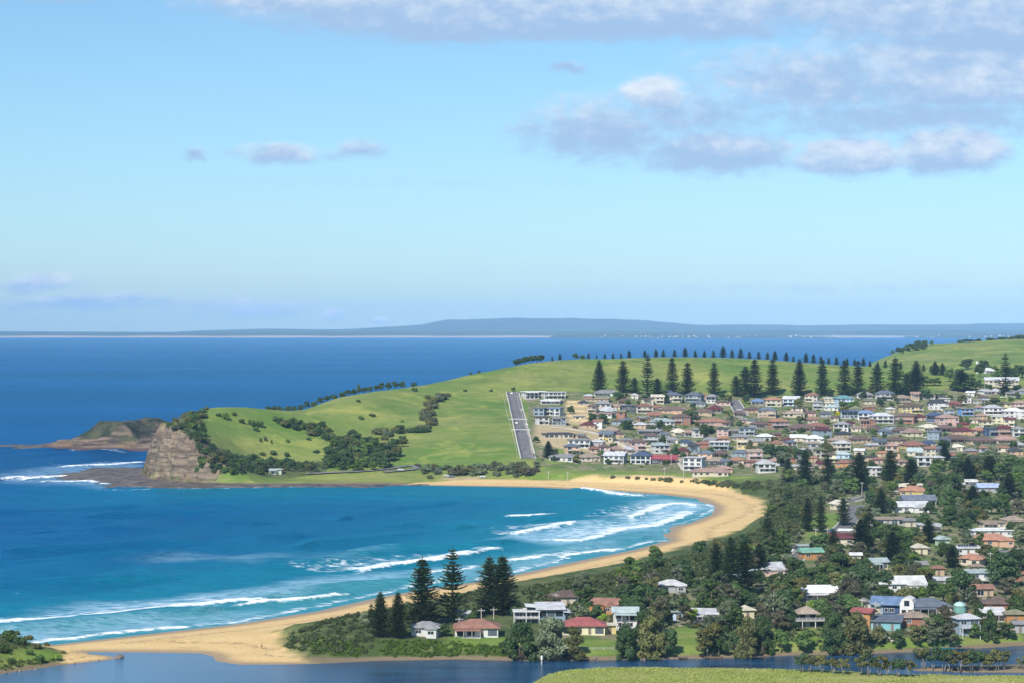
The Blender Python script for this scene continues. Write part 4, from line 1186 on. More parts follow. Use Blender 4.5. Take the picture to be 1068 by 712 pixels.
def roof_solid(mb, x0, x1, y0, y1, z, shape, pitch, ov=.75, th=.22):
    """A roof over a rectangle: hip, gable along x or y, skillion, or flat with a raised edge."""
    a0, a1, b0, b1 = x0 - ov, x1 + ov, y0 - ov, y1 + ov
    Wd, Dp = a1 - a0, b1 - b0
    base = [(a0, b0, z), (a1, b0, z), (a1, b1, z), (a0, b1, z)]
    eave = [(p[0], p[1], z + th) for p in base]
    vs = base + eave
    fs = [(0, 3, 2, 1)] + [(i, (i + 1) % 4, 4 + (i + 1) % 4, 4 + i) for i in range(4)]
    cx, cy = (a0 + a1) / 2, (b0 + b1) / 2
    if shape == 'hip':
        h = min(Wd, Dp) / 2 * pitch
        if Wd >= Dp: r = [(a0 + Dp / 2 * .98, cy, z + th + h), (a1 - Dp / 2 * .98, cy, z + th + h)]; f2 = [(4, 5, 9, 8), (6, 7, 8, 9), (5, 6, 9), (7, 4, 8)]
        else: r = [(cx, b0 + Wd / 2 * .98, z + th + h), (cx, b1 - Wd / 2 * .98, z + th + h)]; f2 = [(5, 6, 9, 8), (7, 4, 8, 9), (4, 5, 8), (6, 7, 9)]
        mb.add(vs + r, fs + f2)
    elif shape == 'gable':
        h = Dp / 2 * pitch; r = [(a0, cy, z + th + h), (a1, cy, z + th + h)]
        mb.add(vs + r, fs + [(4, 5, 9, 8), (6, 7, 8, 9), (5, 6, 9), (7, 4, 8)])
    elif shape == 'front':
        h = Wd / 2 * pitch; r = [(cx, b0, z + th + h), (cx, b1, z + th + h)]
        mb.add(vs + r, fs + [(5, 6, 9, 8), (7, 4, 8, 9), (4, 5, 8), (6, 7, 9)])
    elif shape == 'skillion':
        h = Dp * .14
        vs = [(a0, b0, z), (a1, b0, z), (a1, b1, z + h), (a0, b1, z + h)]
        vs += [(p[0], p[1], p[2] + th) for p in vs]
        mb.add(vs, fs + [(4, 5, 6, 7)])
        mb.box(x0 + .03, x1 - .03, y1 - .3, y1 - .03, z - .02, z + h)
    else:
        mb.add(vs, fs + [(4, 5, 6, 7)])
        e = .16
        mb.box(a0, a1, b0, b0 + e, z + th, z + th + .28); mb.box(a0, a1, b1 - e, b1, z + th, z + th + .28)
        mb.box(a0, a0 + e, b0 + e, b1 - e, z + th, z + th + .28); mb.box(a1 - e, a1, b0 + e, b1 - e, z + th, z + th + .28)

ROOFWORD = dict(hip='hip roof', gable='gabled roof', front='front gabled roof', skillion='sloping roof', flat='flat roof')
HOUSES = []          # (object, px x0, x1, y0, y1, distance)
def house(px, py, wpx, st, shape, roofc, wallc, opts='', rz=None, dep=None, group='houses of the seaside town', what=None, name='house'):
    b = at(px, py)
    sc = b.y / FOC
    w_ = max(3.2, wpx * sc)
    dep = dep or min(10.5, max(3.0, w_ * .72))
    rz = R(RNG.uniform(-22, 22)) if rz is None else R(rz)
    w_ = max(3.0, w_ / (abs(math.cos(rz)) + .22 * abs(math.sin(rz))))
    fh = 2.75
    hgt = fh * st
    # the front of the house stands at the pixel, its back further up the slope
    fx_, fy_ = -math.sin(rz), math.cos(rz)
    base = max(b.z, float(H(b.x + fx_ * dep * .5, b.y + fy_ * dep * .5)) - 1.6) + .1
    o = empty(name, (b.x + fx_ * dep / 2, b.y + fy_ * dep / 2, base), rz)
    near = b.y < 1000
    x0, x1, y0, y1 = -w_ / 2, w_ / 2, -dep / 2, dep / 2
    mb = MB(); mb.box(x0, x1, y0, y1, -4.0, hgt)
    pitch = .42 if shape in ('gable', 'front') else .40
    if shape == 'gable':
        h = (dep / 2 + .5) * pitch * .93
        for x in (x0, x1 - .12): mb.add([(x, y0, hgt), (x, y1, hgt), (x, 0, hgt + h), (x + .12, y0, hgt), (x + .12, y1, hgt), (x + .12, 0, hgt + h)], [(0, 2, 1), (3, 4, 5), (0, 1, 4, 3), (1, 2, 5, 4), (2, 0, 3, 5)])
    rf = MB(); roof_solid(rf, x0, x1, y0, y1, hgt, shape, pitch)
    if 'w' in opts and w_ > 8:              # a wing that steps forward under its own roof
        side = 1 if 'wl' not in opts else -1
        wx0, wx1 = (x1 - w_ * .42, x1 - .35) if side > 0 else (x0 + .35, x0 + w_ * .42)
        wy0 = y0 - min(3.2, dep * .4)
        mb.box(wx0, wx1, wy0, y0 + .5, -4.2, hgt - .12)
        roof_solid(rf, wx0, wx1, wy0, y0 + dep * .45, hgt - .13, 'front' if shape in ('gable', 'front') else ('hip' if shape == 'hip' else 'flat'), pitch * .93, .45)
    mb.build('wall', M_WALL[wallc], o)
    roof = rf.build('roof', M_ROOF[roofc], o)
    dark = wallc in ('white', 'cream', 'pale_yellow') and RNG.random() < .35
    wing = (None if not ('w' in opts and w_ > 8) else (wx0, wx1, wy0))
    # openings
    for s in range(st):
        z0 = s * fh
        n = max(1, int(w_ / 3.4))
        for i in range(n):
            x = x0 + (i + .5) * w_ / n + RNG.uniform(-.2, .2)
            yy = y0
            if wing and wing[0] - .9 < x < wing[1] + .9:
                if wing[0] + 1.1 < x < wing[1] - 1.1: yy = wing[2]
                else: continue
            if s == 0 and i == n // 2 and st == 1 and not wing:
                m2 = MB(); m2.box(-.48, .48, -.05, .02, 0, 2.05)
                dd = m2.build('door', M_DOOR, o); dd.location = (x, yy, .05)
                if near:
                    m3 = MB(); m3.box(.32, .38, -.1, -.05, .95, 1.08); m3.build('handle', M_FRAME, dd)
                continue
            if s == 0 and 'g' in opts and i == (0 if 'gl' in opts else n - 1) and w_ / n > 2.5:
                gw = min(2.5, w_ / n * .42)
                m2 = MB(); m2.box(-gw, gw, -.05, .02, 0, 2.15)
                for q in range(1, 4): m2.box(-gw, gw, -.065, -.05, q * .54 - .02, q * .54 + .02)
                m2.build('garage_door', M_GARAGE, o).location = (min(x1 - gw - .2, max(x0 + gw + .2, x)), yy, .03)
                continue
            big = ('G' in opts) or (s == st - 1 and st > 1 and RNG.random() < .5)
            ww = min(w_ / n * .82, RNG.choice((1.5, 1.8, 2.1)) + (.9 if big else 0))
            window(o, x, yy - .003, z0 + (.35 if big else .95), ww, 2.0 if big else 1.25, 0, near, dark)
        for sx_ in (-1, 1):
            for k in range(max(1, int(dep / 5))):
                yy = y0 + (k + .5) * dep / max(1, int(dep / 5))
                window(o, (x1 if sx_ > 0 else x0) + sx_ * .003, yy, z0 + .95, RNG.choice((1.0, 1.4)), 1.15, R(90) * sx_, near, dark)
    if 'b' in opts and st > 1:
        bw = w_ * (.9 if 'B' in opts else .55); bx = 0 if 'B' in opts else RNG.choice((-1, 1)) * w_ * .2
        yb = min(y0, wing[2] if wing else y0)
        bal = MB(); bal.box(bx - bw / 2, bx + bw / 2, yb - 1.9, yb - .01, fh - .14, fh + .04)
        bo = bal.build('balcony', M_DECK, o)
        rl = MB()
        for zz in (.45, .75, 1.02): rl.box(bx - bw / 2, bx + bw / 2, yb - 1.88, yb - 1.82, fh + zz - .03, fh + zz + .03)
        for q in range(int(bw / 1.5) + 2):
            xx = bx - bw / 2 + .05 + q * (bw - .1) / (int(bw / 1.5) + 1)
            rl.box(xx - .035, xx + .035, yb - 1.89, yb - 1.81, fh + .04, fh + 1.0)
        rl.build('railing', M_RAIL, bo)
        for xx in (bx - bw / 2 + .12, bx + bw / 2 - .12):
            po = MB(); po.box(xx - .09, xx + .09, yb - 1.85, yb - 1.68, -3, fh - .14); po.build('post', M_RAIL, bo)
    if 'b' not in opts and not wing and w_ > 7 and (py + px * 3) % 10 < 5.5:      # a verandah along the front, under its own low roof
        vw = w_ * (.96 if (px * 7) % 2 < 1 else .6); vx = (w_ - vw) / 2 * (1 if (px * 5) % 2 < 1 else -1)
        vm = MB(); zt = hgt - .18
        vm.add([(vx - vw / 2, y0 - 2.6, zt - .42), (vx + vw / 2, y0 - 2.6, zt - .42), (vx + vw / 2, y0 - .02, zt), (vx - vw / 2, y0 - .02, zt), (vx - vw / 2, y0 - 2.6, zt - .28), (vx + vw / 2, y0 - 2.6, zt - .28), (vx + vw / 2, y0 - .02, zt + .14), (vx - vw / 2, y0 - .02, zt + .14)],
               [(0, 3, 2, 1), (4, 5, 6, 7), (0, 1, 5, 4), (1, 2, 6, 5), (2, 3, 7, 6), (3, 0, 4, 7)])
        vo = vm.build('verandah', M_ROOF[roofc], o)
        pm = MB()
        for q in range(4):
            xx = vx - vw / 2 + .15 + q * (vw - .3) / 3
            pm.box(xx - .08, xx + .08, y0 - 2.5, y0 - 2.34, -3, zt - .4)
        pm.box(vx - vw / 2, vx + vw / 2, y0 - 2.6, y0 - .02, -2.5, -.02)
        pm.build('verandah_base', M_DECK, vo)
    if 's' in opts:
        m2 = MB()
        if shape in ('hip', 'gable'):
            for q in range(4):
                m2.add([(-1 + q * 1.15 - 1.5, y0 + .4, hgt + .22 + .45 * pitch + .32), (-1 + q * 1.15 - .5, y0 + .4, hgt + .22 + .45 * pitch + .32), (-1 + q * 1.15 - .5, y0 + 2.3, hgt + .22 + 2.35 * pitch + .46), (-1 + q * 1.15 - 1.5, y0 + 2.3, hgt + .22 + 2.35 * pitch + .46)], [(0, 1, 2, 3)])
        else:
            for q in range(int(w_ * .8 / 1.2)):
                xx = -w_ * .4 + q * 1.2
                m2.add([(xx, y0 + .6, hgt + .75), (xx + 1.1, y0 + .6, hgt + .75), (xx + 1.1, y0 + 2.6, hgt + 1.3), (xx, y0 + 2.6, hgt + 1.3)], [(0, 1, 2, 3)])
        m2.build('solar_panel', M_SOLAR, roof)
    if 'c' in opts:
        m2 = MB(); m2.box(-.35, .35, -.3, .3, -1.2, 1.1); m2.box(-.42, .42, -.37, .37, 1.1, 1.25)
        m2.build('chimney', M_BRICK, roof).location = (w_ * .2, dep * .1, hgt + dep * .2)
    look = what or '%s %s %s with %s %s' % (wallc.replace('_', ' '), {1: 'single storey', 2: 'two storey', 3: 'three storey'}[st], 'house', roofc.replace('_', ' '), ROOFWORD[shape])
    tag(o, None, 'house' if name == 'house' else name.replace('_', ' '), group)
    THINGS.append((o, look, b.x, b.y, b.z, hgt + 2))
    top = hgt + (2.2 if shape in ('hip', 'gable', 'front') else .5)
    pxc, pyb = to_px(b.x, b.y, base)
    HOUSES.append((o, px - wpx / 2, px + wpx / 2, pyb - top * FOC / b.y, pyb, b.y))
    return o

HL = '''559,415.5,22,2,flat,white,white,G|579,416,22,2,flat,pale_grey,white,bBG|574,421,20,1,flat,white,white,G|562,433,11,2,flat,slate,blue_grey,G|576,433,16,2,flat,blue,white,bG|567,442.5,12,2,flat,charcoal,white,bG|583,443,14,2,flat,grey,blue_grey,G
583,456.5,30,1,flat,charcoal,cream,sG|604,467,22,2,flat,grey,white,bBG|585,481,25,1,skillion,grey,white,G|616,481,21,1,hip,tan,cream,|640,483.5,21,2,gable,pale_grey,white,bB|636,452,17,1,hip,tan,peach,|644,456,14,1,hip,brown,tan,|629,428,16,2,hip,grey,cream,b|637,432,16,1,front,pale_grey,grey,|623,419,23,1,flat,tan,tan,|633,413,25,1,hip,grey,pale_green,|629,435,18,1,flat,pink,white,
668,483.5,21,2,front,navy,white,G|692.5,482.7,25,1,gable,crimson,charcoal,G|722,490.4,20,3,flat,pale_grey,white,bBG|741,496.5,36,1,hip,pink,cream,w|690.6,472.6,16,2,hip,aqua,white,b|666,469,16,2,hip,brown,pink,b|678.6,470,9,1,front,cream,cream,|692,447,23,2,hip,aqua,white,bB|709,454,13,1,front,cream,pale_yellow,|716.8,465,11,1,hip,navy,white,|672.4,431,17,2,hip,redbrown,cream,bB|701,431,27,1,hip,brown,peach,w|710,442.5,20,2,hip,brown,brick,b|724,438,10,1,hip,brown,tan,|702.6,419,17,2,hip,slate,cream,b|722.6,419,17,2,hip,slate,blue_grey,bB|728,424,15,1,hip,slate,grey,|741.5,420,10,2,hip,grey,white,|733.4,433,19,1,hip,brown,tan,w|735,415.5,7,1,front,orange,peach,|698.6,412.5,10,1,front,navy,charcoal,|686,421,13,2,gable,cream,cream,b|656,430,14,2,flat,slate,charcoal,G|662,415.5,7,1,front,white,white,|745,443.5,30,1,hip,terracotta,pink,w|677.5,452.5,24,1,flat,grey,grey,|733.5,467,14,1,hip,redbrown,brick,|750,469,20,2,flat,white,blue_grey,bBG|748,485,22,1,hip,tan,charcoal,|752,476.5,15,1,hip,brown,tan,
790,421.6,13,1,hip,blue,white,|807,424,16,2,hip,orange,cream,b|824.5,423,16,2,gable,pale_grey,pale_blue,bBG|846,419,13,2,hip,terracotta,cream,b|863,427,13,2,flat,cream,cream,|800,435,19,2,hip,slate,tan,bBw|828,435,21,1,hip,tan,cream,w|795,445.6,16,1,hip,brown,grey,|813.7,447,19,2,hip,orange,brick,bBG|834.6,449.5,22,1,hip,brown,peach,|854,448,22,1,hip,redbrown,cream,w|756,444,12,1,hip,brown,cream,|764,452,12,1,flat,grey,cream,G|779,454,16,2,flat,slate,blue_grey,bG|800,459,16,1,hip,white,white,|833,460,16,1,gable,white,cream,|850,461,18,1,hip,white,white,w|772,459.5,16,1,hip,grey,tan,|774,468,11,2,flat,cream,yellow,|755,461,11,1,hip,orange,peach,|783,486,9,1,gable,redbrown,pink,|800,492.7,18,2,front,pale_grey,white,bB|814,485,20,1,hip,pink,white,|769,483.5,13,1,hip,orange,cream,|757,493,14,1,hip,pink,peach,|755,485,12,1,hip,slate,blue_grey,|837,474,10,1,gable,pale_grey,white,|829,482,8,1,hip,redbrown,brick,
866,418.6,13,1,flat,white,cream,|882,422.4,18,2,hip,teal,pale_blue,bB|867,428,14,1,hip,aqua,white,|902,414.7,16,1,hip,grey,white,|923,417,19,2,hip,slate,grey,bB|942,417.8,14,1,hip,tan,cream,|906.7,428,15,1,flat,pink,brick,b|952,431,22,2,hip,brown,yellow,b|886,436,18,2,flat,navy,blue_grey,G|903,438,16,2,hip,blue,white,bB|921,441,22,2,hip,pale_grey,white,bBG|942.6,441,21,2,hip,brown,brick,bB|974,440,15,2,hip,navy,navy,|877,450,15,2,hip,grey,white,b|910,451,14,1,front,brown,cream,|924,453,11,1,front,slate,pale_blue,|937,452,14,1,hip,brown,grey,|954,455,18,1,front,pink,pale_yellow,|971,449,17,1,hip,cream,pale_yellow,|876.6,463,19,1,hip,tan,tan,w|899,462,20,1,hip,brown,tan,|920,464,12,1,gable,slate,white,|937.6,467,17,2,hip,brown,tan,b|955,468,23,1,hip,redbrown,yellow,|969,466,15,1,hip,navy,tan,|877,478,17,1,hip,aqua,pale_blue,|880,487,17,1,hip,redbrown,orange,|920,476.5,10,1,hip,orange,tan,|956.5,475,20,1,gable,aqua,cream,|964,486,15,2,flat,pale_grey,white,bG|942.6,486,11,1,hip,pink,cream,|914,497,12,2,flat,white,white,b
979,427,20,2,hip,charcoal,white,bw|996.5,424,11,1,hip,red,brick,|1009,433,14,2,flat,grey,blue,bBG|1036,432.5,19,2,hip,pale_grey,white,bB|1058,436,20,2,hip,white,white,bw|1042,441.6,15,2,flat,pale_grey,pale_yellow,|989.5,443,20,2,hip,pink,pink,w|1045,403,34,2,gable,pale_grey,cream,w|1032,389,10,1,front,white,white,|988,450,18,1,hip,brown,charcoal,|1006,453,20,1,hip,maroon,peach,w|1024,452,15,1,hip,orange,cream,|1037,454,14,2,flat,slate,navy,bB|1049,454,16,2,hip,maroon,brick,bB|1063,455,12,2,front,grey,white,bBG|1000,461,26,1,hip,brown,brick,|1026,463,27,1,hip,brown,tan,|1050,462,22,1,hip,pink,tan,|997,470,14,1,hip,cream,cream,|1062,467,12,1,hip,pale_grey,tan,|986,419,9,1,flat,white,white,|1012,413,8,1,gable,white,white,|1056,413,14,1,hip,grey,cream,|1030,411,12,1,hip,pale_grey,white,|870,439,9,1,hip,brown,cream,|986,462,10,1,hip,slate,cream,|845,434,12,1,hip,brown,pink,|770,434,10,1,hip,brown,tan,|655,442,13,1,hip,slate,cream,|650,421,11,1,hip,brown,tan,|713,431,9,1,front,tan,cream,|812,478,13,1,hip,grey,tan,|893,450,10,1,hip,tan,cream,|1015,441,10,1,hip,tan,cream,|606,457,11,1,flat,grey,tan,|655,463,12,1,hip,grey,tan,|701,462,12,1,hip,grey,white,|784,442,9,1,hip,slate,cream,|860,470,13,1,hip,grey,cream,|848,490,10,1,hip,tan,white,|980,472,12,1,hip,slate,white,|1046,471,12,1,hip,terracotta,cream,|896,474,10,1,gable,white,cream,|930,430,8,1,hip,white,cream,|945,423,9,1,hip,tan,yellow,'''
for ln in HL.split('\n'):
    for it in ln.split('|'):
        a = it.split(',')
        house(float(a[0]), float(a[1]), float(a[2]) * 1.04, int(a[3]), a[4], a[5], a[6], a[7], group='houses on the hillside')
def fill_houses(poly, count):
    xs, ys = [q[0] for q in poly], [q[1] for q in poly]; n = 0
    for _ in range(count * 120):
        if n >= count: break
        px, py = RNG.uniform(min(xs), max(xs)), RNG.uniform(min(ys), max(ys))
        r_ = False
        for (ax, ay), (bx, by) in zip(poly, poly[1:] + poly[:1]):
            if (ay > py) != (by > py) and px < (bx - ax) * (py - ay) / (by - ay) + ax: r_ = not r_
        if not r_: continue
        wd = RNG.uniform(9, 17); ht = 9
        ok = True
        for (o_, x0, x1, y0, y1, d) in HOUSES:
            ow = min(x1, px + wd / 2) - max(x0, px - wd / 2); oh = min(y1, py) - max(y0, py - ht)
            if ow > 0 and oh > 0 and ow * oh > .20 * min((x1 - x0) * (y1 - y0), wd * ht): ok = False; break
        if not ok or (755 < px < 785 and 410 < py < 440): continue
        st = RNG.choice((1, 1, 2))
        house(px, py, wd, st, RNG.choice(('hip', 'hip', 'hip', 'gable', 'front', 'flat')), RNG.choice(('brown', 'brown', 'redbrown', 'tan', 'slate', 'grey', 'charcoal', 'terracotta', 'pale_grey', 'pink', 'maroon', 'olive')),
              RNG.choice(('cream', 'tan', 'brick', 'peach', 'grey', 'pink', 'white', 'pale_yellow', 'blue_grey')), RNG.choice(('', 'b', 'bB', '')), group='houses on the hillside'); n += 1
fill_houses([(590, 482), (612, 414), (690, 414), (760, 418), (960, 414), (1068, 410), (1068, 474), (900, 490), (800, 492), (700, 486)], 95)
FL = '''947,511,34,1,flat,cream,pink,,4|953,517,28,1,hip,orange,yellow,w,-8|960,527,34,1,gable,slate,pale_yellow,G,5|949,534,42,1,gable,pale_grey,white,w,6|926,547.5,38,1,flat,tan,grey,G,2|951,549,14,1,hip,grey,cream,,8|970,553.5,22,1,flat,pale_grey,cream,,3|876,568,30,1,gable,maroon,cream,,-12|883,559.5,16,1,flat,white,white,,-10|1032,513.5,22,1,gable,lilac,grey,,0|1037,569.5,40,1,hip,orange,peach,w,8|1040,559.5,50,1,flat,white,white,,3|1058,548,20,1,hip,tan,tan,,5|1037,551,24,1,flat,tan,cream,,2|985,569,12,1,front,aqua,pale_green,,20|1012,506,14,1,flat,white,white,,0
1012,589.5,24,1,hip,orange,cream,w,-25|1010,578.5,26,1,flat,white,white,s,0|1028,612.5,34,2,flat,aqua,white,bB,5|1027,622,20,1,gable,terracotta,tan,wG,12|1043,638,32,1,hip,brown,brick,,-5|971,641,44,1,hip,slate,pink,gG,4|1011,663,23,2,hip,pale_grey,blue_grey,bBc,12|1060,649,20,1,hip,olive,orange,,0|1036,647,22,1,gable,white,cream,,4|1064,661,11,1,skillion,grey,grey,,0|955,653,28,1,hip,tan,brick,,0|917,601,20,2,gable,aqua,yellow,,14|942,617,48,1,gable,white,white,w,4|904,636,6,1,front,grey,white,,10|920,640,13,1,front,pale_green_,cream,,20|898,656,19,2,gable,red,orange,,-32|923,657,32,1,skillion,slate,teal,G,-14|961,578,14,1,front,cream,pale_yellow,,10|848,583,22,1,gable,green,orange,,12|801,601,34,1,gable,pale_grey,pink,w,10|856,626,36,1,gable,white,grey,,4|840,576,12,1,flat,aqua,white,,10|979,600,12,1,hip,terracotta,tan,,0|983,613,15,1,gable,pale_grey,white,,0|960,596,15,1,gable,grey,cream,,10|1066,606,10,1,hip,orange,brick,,0|893,586,10,1,gable,white,cream,,0|1050,585,16,1,hip,grey,cream,,6
609,662,44,1,hip,red,pale_yellow,G,0|592,631,32,1,hip,brown,cream,,8|637,661,11,1,flat,cream,yellow,,0|652,656,25,2,gable,aqua,white,w,-4|735,649,26,1,gable,pale_grey,white,,-5|702,618,26,1,hip,white,grey,w,10|707,647,9,1,flat,aqua,pale_blue,,0|775,609,34,1,gable,aqua,cream,,8|780,645,14,1,front,cream,pale_yellow,,10|443,664,29,1,hip,grey,white,w,-6|497,664,45,1,hip,terracotta,white,G,0|483,649,12,1,gable,pale_grey,white,,0|877,531,15,1,front,cream,pale_yellow,,18|629,639,30,1,gable,terracotta,terracotta_,w,-14|1020,598,12,1,hip,tan,cream,,5'''
FL = FL.replace('pale_green_', 'aqua').replace('terracotta_', 'orange')
for ln in FL.split('\n'):
    for it in ln.split('|'):
        a = it.split(',')
        house(float(a[0]), float(a[1]), float(a[2]), int(a[3]), a[4], a[5], a[6], a[7], float(a[8]), group='houses on the flat by the lagoon')

# ------------------------------------------------------------------ houses with a shape of their own
def custom(name, px, py, rz=0.0):
    b = at(px, py); o = empty(name, (b.x, b.y, b.z), R(rz)); return o, b
def finish(o, b, label, cat, wpx, hpx, group='houses on the flat by the lagoon'):
    px, py = to_px(b.x, b.y, b.z)
    tag(o, label, cat, group); HOUSES.append((o, px - wpx / 2, px + wpx / 2, py - hpx, py, b.y))

# long modern house with stepped sloping roofs above the lagoon
o, b = custom('house', 573, 650, 3)
mb = MB(); mb.box(-11.5, -3.6, 0, 8, -3, 5.3); mb.box(-3.6, 5, .8, 9, -3, 6.0); mb.box(5, 11, 0, 8, -3, 4.2)
mb.build('wall', M_WALL['blue_grey'], o)
for (x0, x1, y0, y1, z0, z1, c) in ((-12.4, -3.2, -1.6, 8.6, 5.6, 5.6, 'white'), (-4.6, 5.6, -.6, 9.8, 6.4, 8.2, 'pale_grey'), (4.6, 12.2, -1.4, 8.8, 5.4, 4.4, 'pale_grey'), (-8, -1, 1, 9, 7.6, 6.9, 'white')):
    mb = MB()
    if c == 'pale_grey' and x0 < 0: mb.add([(x0, y0, z0), (x1, y0, z0), (x1, y1, z1), (x0, y1, z1), (x0, y0, z0 + .3), (x1, y0, z0 + .3), (x1, y1, z1 + .3), (x0, y1, z1 + .3)], [(0, 3, 2, 1), (4, 5, 6, 7), (0, 1, 5, 4), (1, 2, 6, 5), (2, 3, 7, 6), (3, 0, 4, 7)])
    else: mb.add([(x0, y0, z0), (x1, y0, z1), (x1, y1, z1), (x0, y1, z0), (x0, y0, z0 + .35), (x1, y0, z1 + .35), (x1, y1, z1 + .35), (x0, y1, z0 + .35)], [(0, 3, 2, 1), (4, 5, 6, 7), (0, 1, 5, 4), (1, 2, 6, 5), (2, 3, 7, 6), (3, 0, 4, 7)])
    mb.build('roof', M_ROOF[c], o)
mb = MB(); mb.box(-7.5, -2, 1.6, 8, 5.98, 6.9); mb.build('clerestory', M_GLASS, o)
for x in (-10.2, -7.6, -5.0):
    window(o, x, -.003, 3.0, 2.3, 2.1, 0, True, False); window(o, x, -.003, .4, 2.0, 1.8, 0, True, False)
for x in (-2.2, .6, 3.4): window(o, x, .797, 3.2, 2.4, 2.3, 0, True, True); window(o, x, .797, .4, 1.6, 1.6, 0, True, True)
for x in (6.5, 9.3): window(o, x, -.003, 1.6, 2.2, 2.1, 0, True, True)
mb = MB(); mb.box(-12.2, -3.4, -2.2, -.01, 2.6, 2.82); bo = mb.build('balcony', M_DECK, o)
mb = MB()
for z in (3.2, 3.55, 3.85): mb.box(-12.2, -3.4, -2.2, -2.12, z - .04, z + .04)
for q in range(7): mb.box(-12.2 + q * 1.46, -12.12 + q * 1.46, -2.21, -2.11, 2.82, 3.83)
mb.build('railing', M_RAIL, bo)
for x in (-12.1, -8, -3.6):
    mb = MB(); mb.box(x - .12, x + .12, -2.1, -1.86, -3, 5.6); mb.build('post', M_RAIL, bo)
o.scale = (1, 1, .74)
finish(o, b, 'long modern grey house with stepped sloping white roofs and a deck above the lagoon', 'house', 66, 24)

# house with the rounded white gable end and blue roof
o, b = custom('house', 936, 641, -18)
mb = MB(); mb.box(-5, 4.2, 0, 8, -3, 3.4); mb.build('wall', M_WALL['navy'], o)
prof = [(1.0, -.5), (5.8, -.5), (5.8, 4.2), (5.2, 5.6), (3.4, 6.4), (1.6, 5.6), (1.0, 4.2)]
mb = MB(); vs = [(x, -1.2, z) for x, z in prof] + [(x, 6.5, z) for x, z in prof]; n = len(prof)
mb.add(vs, [tuple(range(n)), tuple(range(2 * n - 1, n - 1, -1))] + [(i, n + i, n + (i + 1) % n, (i + 1) % n) for i in range(n)]); mb.build('gable_wing', M_WALL['white'], o)
mb = MB(); roof_solid(mb, -9, 1.2, -.4, 8, 3.4, 'gable', .5); mb.build('roof', M_ROOF['blue'], o)
window(o, 3.4, -1.203, 3.4, 1.8, 1.9, 0, True, True); window(o, 2.4, -1.203, .5, 1.5, 1.6, 0, True, True); window(o, 4.6, -1.203, .5, 1.5, 1.6, 0, True, True)
window(o, -2, -.003, .9, 1.8, 1.4, 0, True); window(o, -3.9, -.003, .9, 1.2, 1.4, 0, True)
mb = MB(); mb.box(-9, -5, 0, 8, -3, 3.39); mb.build('side_wall', M_WALL['blue_grey'], o)
finish(o, b, 'blue roofed navy house with a white barn shaped gable end near the lagoon', 'house', 30, 20)

# verandah pavilion on posts
o, b = custom('house', 843, 654, 4)
mb = MB(); mb.box(-3, 3, 1, 6, -1, 4.6); mb.build('wall', M_WALL['grey'], o)
mb = MB(); roof_solid(mb, -3.4, 3.4, -.8, 6.4, 4.6, 'hip', .55, .6); mb.build('roof', M_ROOF['tan'], o)
mb = MB(); mb.box(-5.2, 6.6, -1.4, .99, 2.2, 2.42); bo = mb.build('deck', M_DECK, o)
mb = MB()
for z in (.5, .9): mb.box(-5.2, 6.6, -1.4, -1.32, 2.42 + z - .04, 2.42 + z + .04)
for q in range(9): mb.box(-5.2 + q * 1.46, -5.12 + q * 1.46, -1.41, -1.31, 2.42, 3.3)
mb.build('railing', M_RAIL, bo)
for x in (-5, -2.2, 2.2, 6.4):
    mb = MB(); mb.box(x - .1, x + .1, -1.3, -1.1, -1.5, 2.2); mb.build('post', M_RAIL, bo)
for x in (-1.7, 1.7): window(o, x, .997, 2.7, 1.8, 1.7, 0, True, True); window(o, x, .997, .3, 1.8, 1.4, 0, True, True)
finish(o, b, 'small grey pavilion house with tan pyramid roof and wide raised deck', 'house', 30, 20)

# domed teal tank
o, b = custom('water_tank', 1001, 638.5)
mb = MB(); mb.tube([(0, 0, -.5), (0, 0, 2.2)], [2.3, 2.3], 24); mb.build('tank_wall', simple('teal_tank', (.16, .33, .30), .5, .15, .6), o)
mb = MB(); mb.tube([(0, 0, 2.2), (0, 0, 2.9), (0, 0, 3.5), (0, 0, 3.85)], [2.4, 2.1, 1.3, .15], 24); mb.build('roof', simple('tank_roof', (.34, .50, .46), .5, .15, .6), o, True)
finish(o, b, 'round pale teal water tank with a domed top between the brick houses', 'water tank', 14, 10, 'tanks')

# green beach hut at the foot of the point
house(287, 494, 13, 1, 'flat', 'aqua', 'pale_green', 'G', 4, 5, 'huts by the far beach', 'pale green flat roofed hut at the foot of the headland', 'beach_hut')
mb = MB(); o, b = custom('tree_stump_shed', 294, 493)
o.name = 'garden_shed'
mb = MB(); mb.box(-1.4, 1.4, -1.2, 1.2, -1, 2.3); mb.build('wall', M_WALL['peach'], o)
mb = MB(); roof_solid(mb, -1.4, 1.4, -1.2, 1.2, 2.3, 'front', .6, .25); mb.build('roof', M_ROOF['redbrown'], o)
finish(o, b, 'tiny peach shed beside the pale green hut under the headland', 'shed', 4, 5, 'huts by the far beach')

# ------------------------------------------------------------------ trees and bushes between and around the houses
OCC = {}
def fits(x, y, h_px, w_px, px, py, limit, total):
    """True when a tree here stands clear of every house and leaves the houses behind it in view."""
    hit = []
    for i, (o, x0, x1, y0, y1, d) in enumerate(HOUSES):
        if abs(o.location.x - x) < 9 and abs(o.location.y - y) < 9:
            if math.hypot(o.location.x - x, o.location.y - y) < 6.5: return False
        if d < y - 2: continue
        ow = min(x1, px + w_px * .42) - max(x0, px - w_px * .42)
        oh = min(y1, py) - max(y0, py - h_px)
        if ow > 0 and oh > 0:
            fr = ow * oh / ((x1 - x0) * (y1 - y0))
            if py - h_px < y0 + (y1 - y0) * .35: fr *= 1.8
            if fr > limit or OCC.get(i, 0) + fr > total: return False
            hit.append((i, fr))
    for i, fr in hit: OCC[i] = OCC.get(i, 0) + fr
    return True
TREES_AT = []
